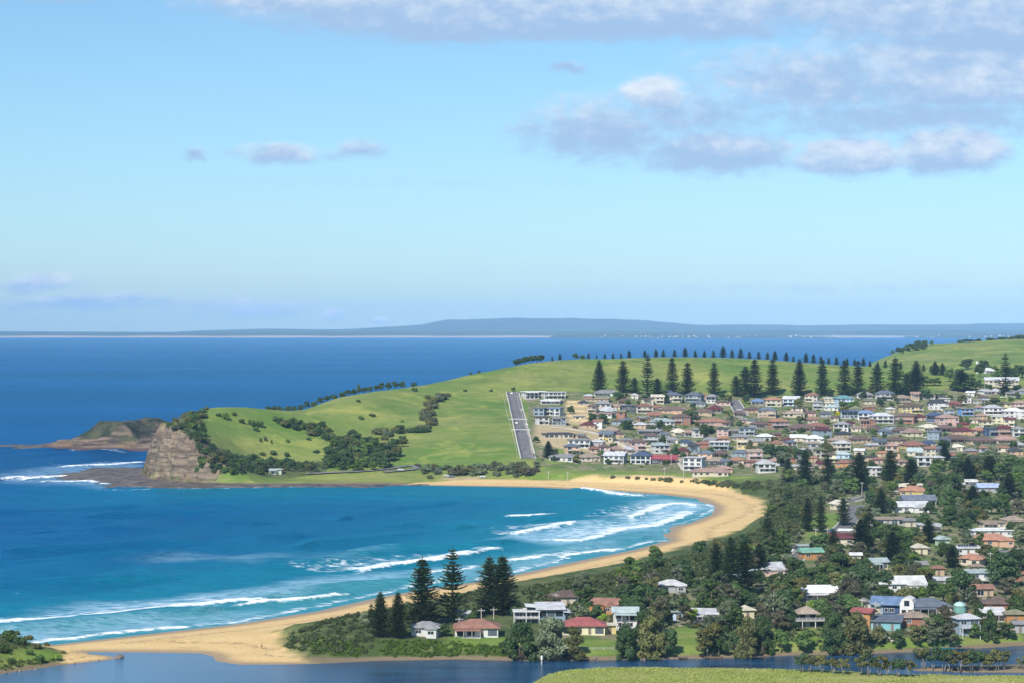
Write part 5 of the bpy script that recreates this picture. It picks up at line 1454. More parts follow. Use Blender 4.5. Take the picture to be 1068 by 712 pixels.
ROAD_PX = [[(551, 478), (542, 440), (534.5, 409)], [(774, 434), (764.5, 417)], [(818, 590), (838, 577), (856, 567), (872, 557), (884, 546), (889, 536), (893, 527)], [(400, 492), (441, 487.5), (424, 485.5)], [(575, 445), (622, 451), (668, 474)]]
def near_road(px, py, m):
    for ln in ROAD_PX:
        for (ax, ay), (bx, by) in zip(ln[:-1], ln[1:]):
            ex, ey = bx - ax, by - ay; t = max(0, min(1, ((px - ax) * ex + (py - ay) * ey) / (ex * ex + ey * ey)))
            if math.hypot(px - ax - t * ex, (py - ay - t * ey) * 1.6) < m: return True
    return False
def in_poly(poly, x, y):
    r = False
    for (x0, y0), (x1, y1) in zip(poly, poly[1:] + poly[:1]):
        if (y0 > y) != (y1 > y) and x < (x1 - x0) * (y - y0) / (y1 - y0) + x0: r = not r
    return r
def scatter(poly, count, kinds, heights, tones, group, gap, limit=.16, total=.4, tries=30, avoid=()):
    xs, ys = [p[0] for p in poly], [p[1] for p in poly]
    n = 0
    for _ in range(count * tries):
        if n >= count: break
        px, py = RNG.uniform(min(xs), max(xs)), RNG.uniform(min(ys), max(ys))
        if not in_poly(poly, px, py) or any(in_poly(a, px, py) for a in avoid): continue
        kind = RNG.choice(kinds)
        h = RNG.uniform(*heights) * (1.2 if kind in ('big', 'gum') else 1) * (.33 if kind == 'bush' else 1)
        b = at(px, py); s = FOC / b.y
        hp = h * s; wp = h * s * FULL[kind][1] * 2 / FULL[kind][0]
        if near_road(px, py, 6 + wp * .25): continue
        if any(abs(q[0] - b.x) < gap * h and abs(q[1] - b.y) < gap * h * 1.6 and math.hypot(q[0] - b.x, (q[1] - b.y) * .6) < gap * (h + q[2]) / 2 for q in TREES_AT): continue
        if not fits(b.x, b.y, hp, wp, px, py, limit, total): continue
        TREES_AT.append((b.x, b.y, h))
        plant(kind, b, h, RNG.choice(tones), group, RNG.uniform(.95, 1.3)); n += 1

# named trees along the lagoon bank: px, base, height px, width px, kind, tone
for px, py, hp, wp, kind, tone in ((545, 688, 43, 44, 'big', 'dark green'), (575, 688, 48, 46, 'big', 'grey green'), (597, 687, 34, 34, 'big', 'olive'), (532, 685, 26, 26, 'broad', 'dark green'), (655, 688, 40, 38, 'big', 'dark green'), (680, 688, 46, 42, 'big', 'olive'), (695, 686, 32, 28, 'broad', 'dark green'),
                                   (738, 686, 40, 30, 'gum', 'olive'), (750, 684, 30, 18, 'broad', 'dark green'), (778, 686, 45, 34, 'big', 'olive'), (767, 684, 26, 20, 'broad', 'dark green'), (796, 683, 40, 26, 'big', 'dark green'),
                                   (815, 682, 26, 24, 'broad', 'mid green'), (840, 681, 26, 28, 'broad', 'mid green'), (870, 682, 42, 38, 'big', 'dark green'), (892, 682, 45, 44, 'big', 'olive'), (915, 676, 24, 18, 'broad', 'olive'), (937, 676, 22, 18, 'broad', 'dark green'),
                                   (957, 676, 24, 20, 'gum', 'olive'), (975, 675, 24, 20, 'gum', 'grey green'), (990, 676, 30, 20, 'gum', 'brownish'), (1032, 667, 32, 24, 'big', 'dark green'), (1050, 667, 20, 20, 'broad', 'dark green'), (1018, 667, 18, 16, 'broad', 'mid green'),
                                   (806, 655, 46, 36, 'sparse', 'grey green'), (722, 650, 17, 16, 'broad', 'bright green'), (894, 624, 17, 24, 'broad', 'bright green'), (846, 637, 13, 14, 'broad', 'bright green'), (628, 652, 14, 16, 'broad', 'bright green'), (640, 632, 10, 10, 'broad', 'dark green'),
                                   (659, 650, 24, 30, 'broad', 'dark green'), (697, 645, 24, 32, 'broad', 'grey green'), (668, 632, 22, 26, 'broad', 'dark green'), (622, 645, 16, 18, 'broad', 'dark green'), (597, 646, 14, 18, 'broad', 'dark green'), (612, 633, 14, 16, 'broad', 'mid green'),
                                   (660, 617, 15, 16, 'broad', 'dark green'), (735, 628, 22, 30, 'broad', 'dark green'), (760, 645, 26, 34, 'broad', 'dark green'), (790, 640, 24, 28, 'broad', 'dark green'), (770, 660, 16, 20, 'broad', 'mid green'),
                                   (463, 664, 15, 18, 'broad', 'dark green'), (452, 650, 12, 14, 'broad', 'mid green'), (492, 652, 15, 17, 'broad', 'dark green'), (540, 646, 16, 20, 'broad', 'dark green'), (380, 655, 20, 18, 'broad', 'grey green'), (425, 650, 14, 14, 'broad', 'mid green'),
                                   (1000, 627, 34, 40, 'big', 'dark green'), (1045, 612, 38, 48, 'big', 'dark green'), (1062, 600, 30, 34, 'big', 'dark green'), (965, 610, 22, 26, 'broad', 'mid green'), (955, 605, 20, 22, 'broad', 'brownish'), (975, 622, 18, 20, 'broad', 'dark green'), (1007, 636, 26, 30, 'sparse', 'brownish'),
                                   (900, 605, 26, 30, 'broad', 'dark green'), (876, 617, 24, 34, 'broad', 'olive'), (863, 604, 22, 36, 'big', 'olive'), (885, 600, 22, 26, 'broad', 'olive'), (838, 620, 20, 30, 'broad', 'olive'), (815, 625, 22, 30, 'broad', 'dark green'), (790, 612, 20, 24, 'broad', 'dark green'),
                                   (820, 646, 22, 26, 'broad', 'dark green'), (862, 650, 20, 24, 'broad', 'dark green'), (880, 637, 18, 22, 'broad', 'dark green'), (957, 630, 20, 24, 'broad', 'mid green'), (945, 625, 14, 18, 'broad', 'olive'), (1015, 655, 16, 20, 'broad', 'mid green'), (970, 662, 20, 22, 'gum', 'grey green')):
    b = at(px, py); h = hp * b.y / FOC
    TREES_AT.append((b.x, b.y, h))
    plant(kind, b, h, tone, 'trees along the lagoon bank', wp / hp * FULL[kind][0] / (2 * FULL[kind][1]))
# the mangroves standing in the shallows
for px, py, hp in ((836, 701, 18), (845, 701, 17), (857, 702, 18), (869, 703, 15), (880, 703.5, 16), (898, 704, 19), (906, 704, 20), (917, 705, 19), (926, 705, 14), (937, 706, 18), (949, 706, 17), (963, 698, 22), (973, 698.5, 21), (985, 700, 22), (992, 701, 20), (1001, 701, 22), (1013, 701, 20), (1022, 700, 18), (1030, 700, 16), (1040, 699, 20), (1047, 699, 18), (1066, 698, 12)):
    b = at(px, py); b.z = max(b.z, -.3); h = hp * 1.22 * b.y / FOC
    plant('mangrove', b, h, RNG.choice(('olive', 'olive', 'dark green')), 'mangroves in the lagoon shallows', RNG.uniform(.85, 1.1))

HILL = [(556, 480), (560, 440), (600, 412), (690, 412), (960, 410), (1068, 404), (1068, 480), (900, 492), (800, 494), (690, 488)]
BARE = [(560, 410), (625, 410), (635, 450), (665, 474), (560, 478)]
scatter(HILL, 210, ('broad', 'broad', 'broad', 'bush'), (3.2, 7.0), ('dark green', 'dark green', 'olive', 'mid green', 'grey green'), 'trees among the hillside houses', .20, .85, 1.5, 150, (BARE,))
for px, py, hp, wp, tone in ((595, 432, 10, 10, 'dark green'), (618, 441, 12, 12, 'dark green'), (629, 442, 12, 14, 'dark green'), (578, 477, 10, 14, 'grey green'), (600, 478, 9, 14, 'grey green'), (640, 470, 9, 12, 'dark green'), (535, 408, 5, 7, 'dark green'), (687, 447, 11, 13, 'dark green'), (722, 441, 14, 16, 'dark green'), (738, 458, 18, 22, 'dark green'), (655, 448, 12, 14, 'dark green'),
                             (808, 478, 17, 30, 'dark green'), (818, 486, 18, 24, 'grey green'), (835, 482, 16, 22, 'dark green'), (862, 476, 16, 24, 'olive'), (880, 426, 9, 14, 'mid green'), (890, 428, 11, 18, 'mid green'), (965, 416, 12, 16, 'dark green'), (972, 425, 10, 14, 'dark green'), (832, 427, 13, 12, 'olive'), (778, 421, 12, 10, 'dark green'), (760, 421, 11, 10, 'olive'), (1003, 423, 13, 13, 'olive'), (1038, 424, 11, 18, 'olive'),
                             (705, 478, 14, 14, 'dark green'), (694, 420, 12, 12, 'dark green'), (672, 420, 9, 14, 'dark green'), (645, 418, 10, 18, 'dark green'), (741, 478, 12, 12, 'dark green'), (918, 424, 9, 12, 'dark green'), (985, 470, 13, 20, 'dark green'), (1016, 488, 18, 24, 'grey green'), (1000, 492, 16, 24, 'dark green'), (1035, 480, 14, 20, 'grey green'), (1058, 490, 16, 24, 'dark green')):
    b = at(px, py); h = hp * b.y / FOC; TREES_AT.append((b.x, b.y, h))
    plant('broad', b, h, tone, 'trees among the hillside houses', wp / hp * FULL['broad'][0] / (2 * FULL['broad'][1]))
# the dense trees on the hill at the far right, above the houses
for px, py, hp, wp in ((938, 396, 10, 16), (952, 398, 12, 18), (962, 402, 12, 16), (990, 398, 15, 14), (1000, 400, 18, 14), (1010, 399, 11, 18), (1022, 393, 16, 14), (1005, 408, 10, 22), (1018, 407, 12, 16), (1030, 409, 10, 16), (1040, 396, 10, 14), (1054, 396, 14, 22), (1066, 394, 14, 22), (1008, 385, 12, 18), (1026, 385, 11, 16), (1036, 388, 8, 14), (1028, 387, 8, 14), (1048, 411, 9, 16), (1060, 409, 9, 14), (995, 407, 9, 14), (975, 402, 9, 16), (1062, 387, 8, 12)):
    b = at(px, py); h = hp * b.y / FOC
    plant('broad', b, h, RNG.choice(('dark green', 'dark green', 'mid green')), 'dense trees on the hill above the houses', wp / hp * FULL['broad'][0] / (2 * FULL['broad'][1]))
# wooded shoulder of the far hill
SHOULDER = [(884, 376), (893, 370), (905, 364.5), (925, 361.5), (955, 359.5), (976, 359), (968, 363), (946, 367.5), (915, 372)]
n = 0
while n < 85:
    px, py = RNG.uniform(884, 976), RNG.uniform(359, 376)
    if not in_poly(SHOULDER, px, py): continue
    b = at(px, py); n += 1
    if b.y < 2600 or b.y > 3600: continue
    hp = RNG.uniform(4, 6.5)
    plant('broad', b, hp * b.y / FOC, RNG.choice(('dark green', 'dark green', 'mid green')), 'wooded shoulder of the far hill', RNG.uniform(1.2, 1.6))
for px, h in ((1004, 5), (1010, 4), (1020, 5), (1034, 5), (1044, 4.5), (1052, 5), (1060, 5), (1067, 5)):
    d = np.arange(3100, 3700, 8.0); x = (px - 534) * d / FOC
    j = int(np.argmin(HORIZON + FOC * (EYE - H(x, d)) / d)); b = Vector((x[j], d[j], float(H(x[j], d[j]))))
    plant('bush', b, h * RNG.uniform(.7, 1.3), 'dark green', 'wooded shoulder of the far hill', RNG.uniform(1.8, 3.2))

FLAT = [(560, 640), (600, 625), (680, 612), (760, 598), (830, 560), (868, 520), (800, 500), (870, 490), (900, 486), (1068, 478), (1068, 664), (905, 672), (700, 668), (600, 672)]
GREEN = [(846, 532), (884, 530), (888, 548), (850, 574), (836, 560)]
scatter(FLAT, 280, ('broad', 'broad', 'broad', 'big', 'gum'), (6.0, 10.0), ('dark green', 'dark green', 'dark green', 'olive', 'mid green', 'grey green', 'brownish'), 'trees among the houses of the flat', .34, .5, .95, 40, (GREEN, [(700, 655), (730, 655), (730, 690), (700, 690)], [(590, 662), (645, 662), (645, 690), (590, 690)]))
DUNE = [(545, 616), (600, 606), (660, 594), (720, 579), (790, 556), (806, 528), (800, 508), (840, 512), (862, 520), (830, 556), (760, 596), (680, 610), (600, 622), (560, 634)]
scatter(DUNE, 60, ('bush', 'bush', 'broad'), (6, 9), ('dark green', 'olive', 'grey green', 'mid green'), 'bushes on the dune behind the beach', .5, .3, .5, 20)

# bushes and trees of the headland
HB = [(345, 458, 8, 12), (352, 462, 9, 14), (360, 465, 11, 15), (368, 462, 11, 14), (376, 468, 12, 16), (383, 474, 14, 18), (372, 478, 14, 18), (362, 482, 13, 18), (352, 484, 12, 16), (385, 484, 14, 18), (395, 478, 13, 17), (404, 472, 12, 16), (412, 466, 10, 14), (420, 462, 9, 13), (398, 487, 12, 16), (410, 480, 11, 14), (344, 487, 10, 14), (356, 490, 10, 14), (372, 491, 11, 15), (388, 491, 11, 14), (402, 489, 9, 12),
      (340, 452, 8, 12), (330, 449, 7, 12), (322, 447, 6, 10), (335, 444, 6, 10), (300, 444, 7, 12), (292, 441, 7, 12), (286, 439, 6, 9), (270, 445, 7, 12), (262, 443, 7, 10), (266, 449, 5, 9), (235, 437, 7, 10), (228, 434, 4, 8), (244, 433, 4, 7), (252, 441, 5, 8),
      (395, 452, 5, 10), (405, 454, 5, 12), (418, 452, 5, 12), (430, 450, 5, 12), (440, 448, 5, 12), (447, 442, 6, 9), (446, 434, 6, 9), (448, 427, 6, 9), (452, 419, 6, 10), (460, 416, 5, 12), (467, 413, 4, 10), (446, 416, 5, 8), (376, 437, 4, 9), (388, 434, 3.5, 9), (420, 440, 2.5, 5), (485, 408, 2.5, 6), (512, 408, 3, 4), (374, 419, 3, 6), (432, 408, 5, 7),
      (205, 436, 6, 9), (198, 432, 5, 9), (210, 430, 5, 9), (215, 427, 4, 8), (192, 434, 5, 8), (208, 444, 8, 10), (212, 453, 9, 10), (206, 460, 8, 10), (216, 462, 6, 9), (201, 447, 7, 9), (208, 468, 8, 10), (222, 470, 9, 10), (214, 476, 9, 12), (226, 478, 9, 11), (236, 476, 8, 10), (232, 484, 9, 12), (220, 487, 9, 12), (244, 484, 8, 12), (210, 484, 8, 10), (256, 482, 7, 12), (268, 483, 7, 12), (280, 484, 7, 12), (292, 485, 7, 12), (304, 486, 7, 12), (316, 487, 7, 12), (326, 488, 6, 11), (248, 491, 7, 11), (262, 490, 6, 12), (276, 489, 5, 10), (234, 493, 7, 10), (206, 494, 6, 8), (222, 495, 6, 9), (300, 476, 5, 8), (286, 474, 5, 10), (274, 475, 4, 8), (272, 461, 5, 3), (277, 460, 5, 4), (283, 462, 4, 3), (300, 461, 4, 5), (330, 472, 4, 8), (322, 459, 3, 6),
      (445, 489, 6, 10), (452, 491, 6, 11), (462, 490, 5, 10), (436, 486, 4, 8), (500, 492, 7, 12), (512, 490, 7, 12), (524, 490, 7, 12), (536, 489, 8, 12), (548, 490, 7, 12), (558, 492, 6, 12), (490, 489, 5, 9), (518, 496, 5, 12), (540, 497, 5, 12), (448, 499, 4, 9)]
for px, py, hp, wp in HB:
    b = at(px, py); h = hp * b.y / FOC
    kind = 'broad' if hp > 8.5 else 'bush'
    grey = px > 430 and py > 410 and px < 475 or py > 485 and px > 430
    plant(kind, b, h, RNG.choice(('grey green', 'olive', 'brownish')) if grey else RNG.choice(('dark green', 'dark green', 'olive', 'mid green')), 'bushes on the headland', wp / hp * FULL[kind][0] / (2 * FULL[kind][1]))
def thicket(poly, count, hpx, tones, group, wmul=1.25):
    xs, ys = [q[0] for q in poly], [q[1] for q in poly]; n = 0
    for _ in range(count * 12):
        if n >= count: break
        px, py = RNG.uniform(min(xs), max(xs)), RNG.uniform(min(ys), max(ys))
        if not in_poly(poly, px, py): continue
        b = at(px, py); hp = RNG.uniform(*hpx); kind = 'broad' if hp > 7 else 'bush'
        if near_road(px, py, 4): continue
        plant(kind, b, hp * b.y / FOC, RNG.choice(tones), group, wmul * RNG.uniform(.9, 1.2)); n += 1
DK = ('dark green', 'dark green', 'olive', 'mid green')
thicket([(343, 461), (362, 456), (385, 462), (405, 468), (432, 459), (428, 470), (405, 488), (345, 489), (338, 482)], 70, (9, 13), DK, 'thicket in the headland gully')
thicket([(388, 450), (446, 446), (452, 451), (400, 459)], 22, (4, 7), ('grey green', 'olive', 'dark green'), 'thicket in the headland gully', 1.4)
thicket([(441, 416), (462, 414), (470, 412), (470, 416), (454, 422), (452, 446), (441, 448)], 20, (5, 7), ('grey green', 'brownish', 'olive'), 'hedge line on the green hill', 1.3)
thicket([(284, 437), (300, 440), (345, 452), (345, 462), (318, 452), (290, 444)], 22, (6, 9), DK, 'bushes on the headland')
thicket([(214, 474), (250, 478), (345, 484), (345, 491), (240, 496), (208, 494)], 24, (6, 9), DK, 'bushes on the headland')
thicket([(170, 448), (184, 437), (200, 430), (206, 440), (192, 447)], 16, (3, 5), ('dark green', 'olive', 'grey green'), 'bushes on the headland')
thicket([(192, 440), (204, 434), (216, 432), (212, 462), (204, 470), (198, 448)], 14, (5, 7), DK, 'bushes on the headland')
thicket([(432, 487), (560, 486), (566, 494), (490, 496), (440, 494)], 34, (5, 8), ('grey green', 'olive', 'brownish'), 'scrub trees behind the far beach', 1.5)
# trees along the headland's skyline
for px, hp, wp in ((279, 3, 7), (285, 3.5, 8), (292, 4, 8), (299, 4, 8), (306, 4, 7), (313, 5, 7), (320, 8, 7), (327, 5, 8), (334, 7, 8), (341, 6, 9), (348, 5, 8), (357, 5, 8), (363, 6, 8), (369, 6, 8), (374, 10, 6), (380, 6, 9), (386, 6, 9), (393, 6, 8), (398, 9, 8), (405, 8, 9), (412, 8, 9), (419, 7, 8), (432, 4, 6), (538, 6, 8), (543, 7, 9), (548, 8, 9), (554, 8, 9), (560, 8, 9), (565, 7, 8), (600, 6, 8), (608, 4, 6), (500, 2, 3), (491, 2, 3)):
    d = np.arange(1660, 2200, 4.0); x = (px - 534) * d / FOC
    row = HORIZON + FOC * (EYE - H(x, d)) / d; j = int(np.argmin(row)) + 1
    b = Vector((x[j], d[j], float(H(x[j], d[j])))); h = (hp + 1) * b.y / FOC
    kind = 'broad' if hp > 5 else 'bush'
    plant(kind, b, h, 'dark green', 'trees on the headland skyline', wp / hp * FULL[kind][0] / (2 * FULL[kind][1]))
# left foreground hill
for px, py, hp, wp, tone in ((8, 668, 10, 20, 'dark green'), (22, 672, 9, 18, 'dark green'), (3, 680, 8, 16, 'dark green'), (30, 667, 6, 12, 'olive'), (38, 676, 6, 14, 'olive'), (15, 662, 6, 14, 'olive'), (42, 691, 9, 14, 'mid green'), (58, 688, 6, 16, 'bright green'), (48, 673, 4, 10, 'olive'), (66, 681, 3, 8, 'olive'), (2, 660, 6, 14, 'dark green'), (30, 683, 5, 12, 'mid green'), (12, 690, 4, 12, 'mid green')):
    b = at(px, py); h = hp * b.y / FOC
    plant('bush', b, h, tone, 'bushes on the near hill', wp / hp * FULL['bush'][0] / (2 * FULL['bush'][1]))

# palms
def palm(px, py, hp, wp):
    b = at(px, py); h = hp * b.y / FOC; r = wp * .5 * b.y / FOC
    o = empty('palm_tree', b, RNG.random() * 6)
    mb = MB(); mb.tube([(0, 0, -.5), (0, 0, h * .3), (0, 0, h * .62)], [.45, .38, .42], 8); mb.build('trunk', M_BARK, o)
    rng = np.random.default_rng(int(px)); vs = []
    for k in range(46):
        a = rng.random() * 6.283; e = -.3 + 1.6 * rng.random()
        n = 14; s = np.linspace(.05, 1, n); L = r * (.85 + .3 * rng.random())
        cx_ = L * np.cos(e) * s + .0; cz_ = h * .62 + L * (np.sin(e) * s - .62 * s ** 2.2)
        d = np.array([math.cos(a), math.sin(a)]); sd_ = np.array([-math.sin(a), math.cos(a)])
        base = np.stack([d[0] * cx_, d[1] * cx_, cz_], 1)
        for sg in (-1, 1):
            l = .95 * np.sin(np.clip(s * 1.05, 0, 1) * math.pi) ** .5 * min(1, r / 3)
            tip = base + np.stack([sg * sd_[0] * l + d[0] * .3, sg * sd_[1] * l + d[1] * .3, -.3 * l], 1)
            wv_ = np.stack([d[0] * np.full(n, .12), d[1] * np.full(n, .12), np.zeros(n)], 1)
            vs.append(np.stack([base - wv_, base + wv_, tip + wv_ * .4, tip - wv_ * .4], 1))
    v = np.concatenate(vs).reshape(-1, 3)
    me = np_mesh('palm_crown', v, [np.arange(len(v)).reshape(-1, 4)]); me.materials.append(LEAF['olive']); link('crown', me, None, o)
    tag(o, None, 'palm', 'palms between the houses'); THINGS.append((o, 'feathery palm with arching fronds', b.x, b.y, b.z, h))
for a in ((996, 634, 20, 24), (1023, 657, 12, 12), (905, 586, 12, 12), (985, 663, 12, 12), (1047, 585, 10, 12), (850, 600, 11, 12), (726, 436, 7, 6), (927, 478, 8, 7)): palm(*a)

# what nobody could count: the low scrub of the dune and flat, ground cover, and rank grass
def stuff_clumps(name, label, cat, polys, count, size, per, leaf, mat_, seed, squash=.7, avoid=()):
    rng = np.random.default_rng(seed); rr_ = random.Random(seed); vs = []
    cs, rs = [], []
    areas = []
    for poly in polys:
        xs, ys = [p[0] for p in poly], [p[1] for p in poly]
        areas.append((max(xs) - min(xs)) * (max(ys) - min(ys)))
    for poly, ar in zip(polys, areas):
        xs, ys = [p[0] for p in poly], [p[1] for p in poly]
        n, k, want = 0, 0, int(count * ar / sum(areas))
        while n < want and k < want * 8:
            k += 1
            px, py = rr_.uniform(min(xs), max(xs)), rr_.uniform(min(ys), max(ys))
            if not in_poly(poly, px, py) or near_road(px, py, 5) or any(in_poly(a, px, py) for a in avoid): continue
            b = at(px, py)
            if any(abs(h[0].location.x - b.x) < 6 and abs(h[0].location.y - b.y) < 6 for h in HOUSES): continue
            r = rr_.uniform(*size)
            cs.append((b.x, b.y, b.z + r * .25)); rs.append(r); n += 1
    v, f_ = leaf_cards(cs, rs, per, leaf, rng, squash, .5, .6)
    me = np_mesh(name, v, [f_]); me.materials.append(mat_)
    return tag(link(name, me), label, cat, None, 'stuff')
stuff_clumps('coastal_scrub', 'dense grey green scrub covering the dune behind the beach', 'scrub', [DUNE, [(800, 500), (870, 494), (905, 505), (870, 524), (806, 512)], [(620, 497), (790, 504), (800, 512), (700, 502)]], 1500, (.9, 2.4), 26, .42, M_SCRUB, 5)
stuff_clumps('dune_scrub', 'low tangled scrub on the sandy point beside the lagoon', 'scrub', [[(296, 676), (300, 662), (340, 648), (385, 638), (390, 660), (388, 684), (330, 682)], [(330, 648), (395, 636), (470, 622), (540, 612), (548, 634), (470, 645), (400, 650)]], 520, (.6, 1.5), 42, .3, M_SCRUB, 6)
stuff_clumps('undergrowth', 'tangled undergrowth and garden shrubs between the houses of the flat', 'undergrowth', [FLAT], 1300, (.7, 1.8), 26, .4, M_SCRUB, 7, .7, (GREEN, [(700, 655), (730, 655), (730, 690), (700, 690)], [(590, 662), (645, 662), (645, 690), (590, 690)]))
stuff_clumps('ground_cover', 'bright green creeper covering the bank in front of the white cottages', 'creeper', [[(392, 668), (470, 668), (520, 674), (530, 684), (400, 686)], [(318, 668), (345, 664), (380, 676), (372, 686), (330, 682)]], 420, (.5, 1.1), 55, .24, M_COVER, 8, .6)
stuff_clumps('hill_undergrowth', 'low garden shrubs between the hillside houses', 'undergrowth', [HILL], 900, (.5, 1.3), 26, .36, M_SCRUB, 9, .7, (BARE,))
stuff_clumps('headland_scrub', 'low dark scrub over the cliff top and foot of the headland', 'scrub', [[(186, 438), (200, 428), (216, 428), (214, 462), (205, 466)], [(205, 466), (250, 476), (340, 484), (340, 491), (215, 496)]], 420, (.9, 2.0), 24, .4, M_SCRUB, 10)

NEARHILL = [(0, 656), (20, 661), (42, 671), (66, 681), (60, 688), (0, 699)]
stuff_clumps('heath', 'low olive heath over the slope of the near left hill', 'heath', [[(0, 656), (20, 661), (40, 670), (30, 676), (0, 680)], [(0, 690), (50, 688), (60, 690), (0, 699)]], 130, (.35, .9), 60, .2, M_SCRUB, 12, .6)
M_GRASS = leaf_material('grass_blades', (.26, .30, .06), (.34, .37, .085), (.40, .38, .13), .1)
def grass_tufts(name, label, poly, count, h, seed):
    rng = np.random.default_rng(seed); rr_ = random.Random(seed); P_ = []
    xs, ys = [q[0] for q in poly], [q[1] for q in poly]; k = 0
    while len(P_) < count and k < count * 6:
        k += 1
        x, y = rr_.uniform(min(xs), max(xs)), rr_.uniform(min(ys), max(ys))
        if in_poly(poly, x, y) and fbm(np.array([x / 9.]), np.array([y / 9.]), 3, 5)[0] > rr_.uniform(.25, .6): P_.append((x, y))
    P_ = np.array(P_); z = H(P_[:, 0], P_[:, 1]); n = len(P_)
    vs = []
    for q in range(5):
        a = rng.random(n) * 6.283; o_ = np.stack([np.cos(a), np.sin(a), np.zeros(n)], 1)
        b = np.stack([P_[:, 0], P_[:, 1], z - .05], 1) + o_ * .15 * rng.random(n)[:, None]
        t = b + np.stack([np.cos(a) * .3, np.sin(a) * .3, h * (.5 + rng.random(n))], 1)
        s = np.stack([-np.sin(a) * .10, np.cos(a) * .10, np.zeros(n)], 1)
        vs.append(np.stack([b - s, b + s, t + s * .3, t - s * .3], 1))
    v = np.concatenate(vs).reshape(-1, 3)
    me = np_mesh(name, v, [np.arange(len(v)).reshape(-1, 4)]); me.materials.append(M_GRASS)
    tag(link(name, me), label, 'grass', None, 'stuff')
grass_tufts('grass', 'rank yellow green grass of the meadow in front of the lagoon', [q for q in MEADOW[:9]] + [(260, 655), (-20, 655)], 15000, .26, 3)

stuff_clumps('woodland', 'woodland spreading over the plain and slope past the town edge', 'woodland', [[(1074, 478), (1290, 470), (1290, 656), (1074, 664)], [(1074, 400), (1290, 400), (1290, 470), (1074, 474)]], 900, (1.6, 4.2), 14, .7, M_SCRUB, 21, .9)

# ------------------------------------------------------------------ cars, poles, walls and the other things of the place
M_TYRE = simple('tyre', (.025, .025, .025), .9, .1)
def paint(name, col):
    return simple('paint_' + name, col, .3, .04, .5, .5)
def car(px, py, col, colname, rz, where, loc=None):
    b = at(px, py) if loc is None else loc
    o = empty('parked_car', (b.x, b.y, b.z + .14), R(rz))
    mb = MB()
    prof = [(-2.15, .35), (2.15, .35), (2.2, .75), (1.2, .95), (.55, 1.45), (-1.15, 1.48), (-1.95, .98), (-2.2, .85)]
    vs = [(x, -.86, z) for x, z in prof] + [(x, .86, z) for x, z in prof]; n = len(prof)
    mb.add(vs, [tuple(range(n)), tuple(range(2 * n - 1, n - 1, -1))] + [(i, n + i, n + (i + 1) % n, (i + 1) % n) for i in range(n)])
    body = mb.build('body', paint(colname, col), o)
    bm_ = bmesh.new(); bm_.from_mesh(body.data); bmesh.ops.recalc_face_normals(bm_, faces=bm_.faces); bmesh.ops.bevel(bm_, geom=bm_.edges[:], offset=.06, segments=2, affect='EDGES'); bm_.to_mesh(body.data); bm_.free()
    mb = MB(); mb.add([(1.16, -.74, .99), (1.16, .74, .99), (.60, .70, 1.42), (.60, -.70, 1.42)], [(0, 1, 2, 3)])
    w1 = mb.build('windscreen', M_GLASS, o); w1.location = (.04, 0, .03)
    for s in (-1, 1):
        mb = MB(); mb.add([(.95, s * .875, 1.0), (.5, s * .875, 1.38), (-1.1, s * .875, 1.4), (-1.7, s * .875, 1.0)], [(0, 1, 2, 3)]); mb.build('side_window', M_GLASS, o)
        for x in (-1.35, 1.35):
            mb = MB(); mb.tube([(x, s * .70, .33), (x, s * .92, .33)], [.33, .33], 14); wh = mb.build('wheel', M_TYRE, o)
    tag(o, '%s car parked %s' % (colname, where), 'car', 'parked cars'); return o
car(538.5, 442, (.75, .75, .74), 'white', 96, 'part way up the steep road')
car(540, 450, (.10, .14, .20), 'dark blue', 96, 'on the left edge of the steep road')
car(549.5, 444, (.55, .56, .57), 'silver', 96, 'at the crossing half way up the steep road')
car(533.5, 411, (.75, .75, .74), 'small white', 92, 'at the top of the steep road')
car(541, 410.5, (.35, .36, .38), 'grey', 30, 'beside the top end of the steep road')
car(832, 573, (.05, .05, .06), 'black', 35, 'in the beach car park under the trees')
car(835.5, 570.5, (.12, .13, .15), 'dark grey', 35, 'second along in the beach car park')
car(829, 576, (.60, .60, .60), 'silver', 35, 'at the near end of the beach car park')
car(843, 575.5, (.36, .05, .04), 'red', 40, 'on the sloping beach road')
car(862, 562, (.75, .75, .74), 'white', 40, 'by the grass verge of the beach road')
car(466, 497, (.75, .75, .74), 'white', 10, 'on the bare ground below the green hill')
car(471, 497.5, (.16, .20, .30), 'blue', 5, 'on the bare ground below the green hill')
car(504, 498, (.72, .72, .70), 'pale', 0, 'at the edge of the far beach')
car(418, 490.5, (.72, .72, .70), 'white', 12, 'on the coast road below the thicket')
car(340, 493.6, (.28, .29, .30), 'grey', 4, 'on the coast road under the headland')
car(600, 446.5, (.20, .05, .05), 'dark red', 10, 'on the new road below the terraces')
car(880, 452.5, (.72, .72, .70), 'white', 5, 'outside the grey roofed hillside house')

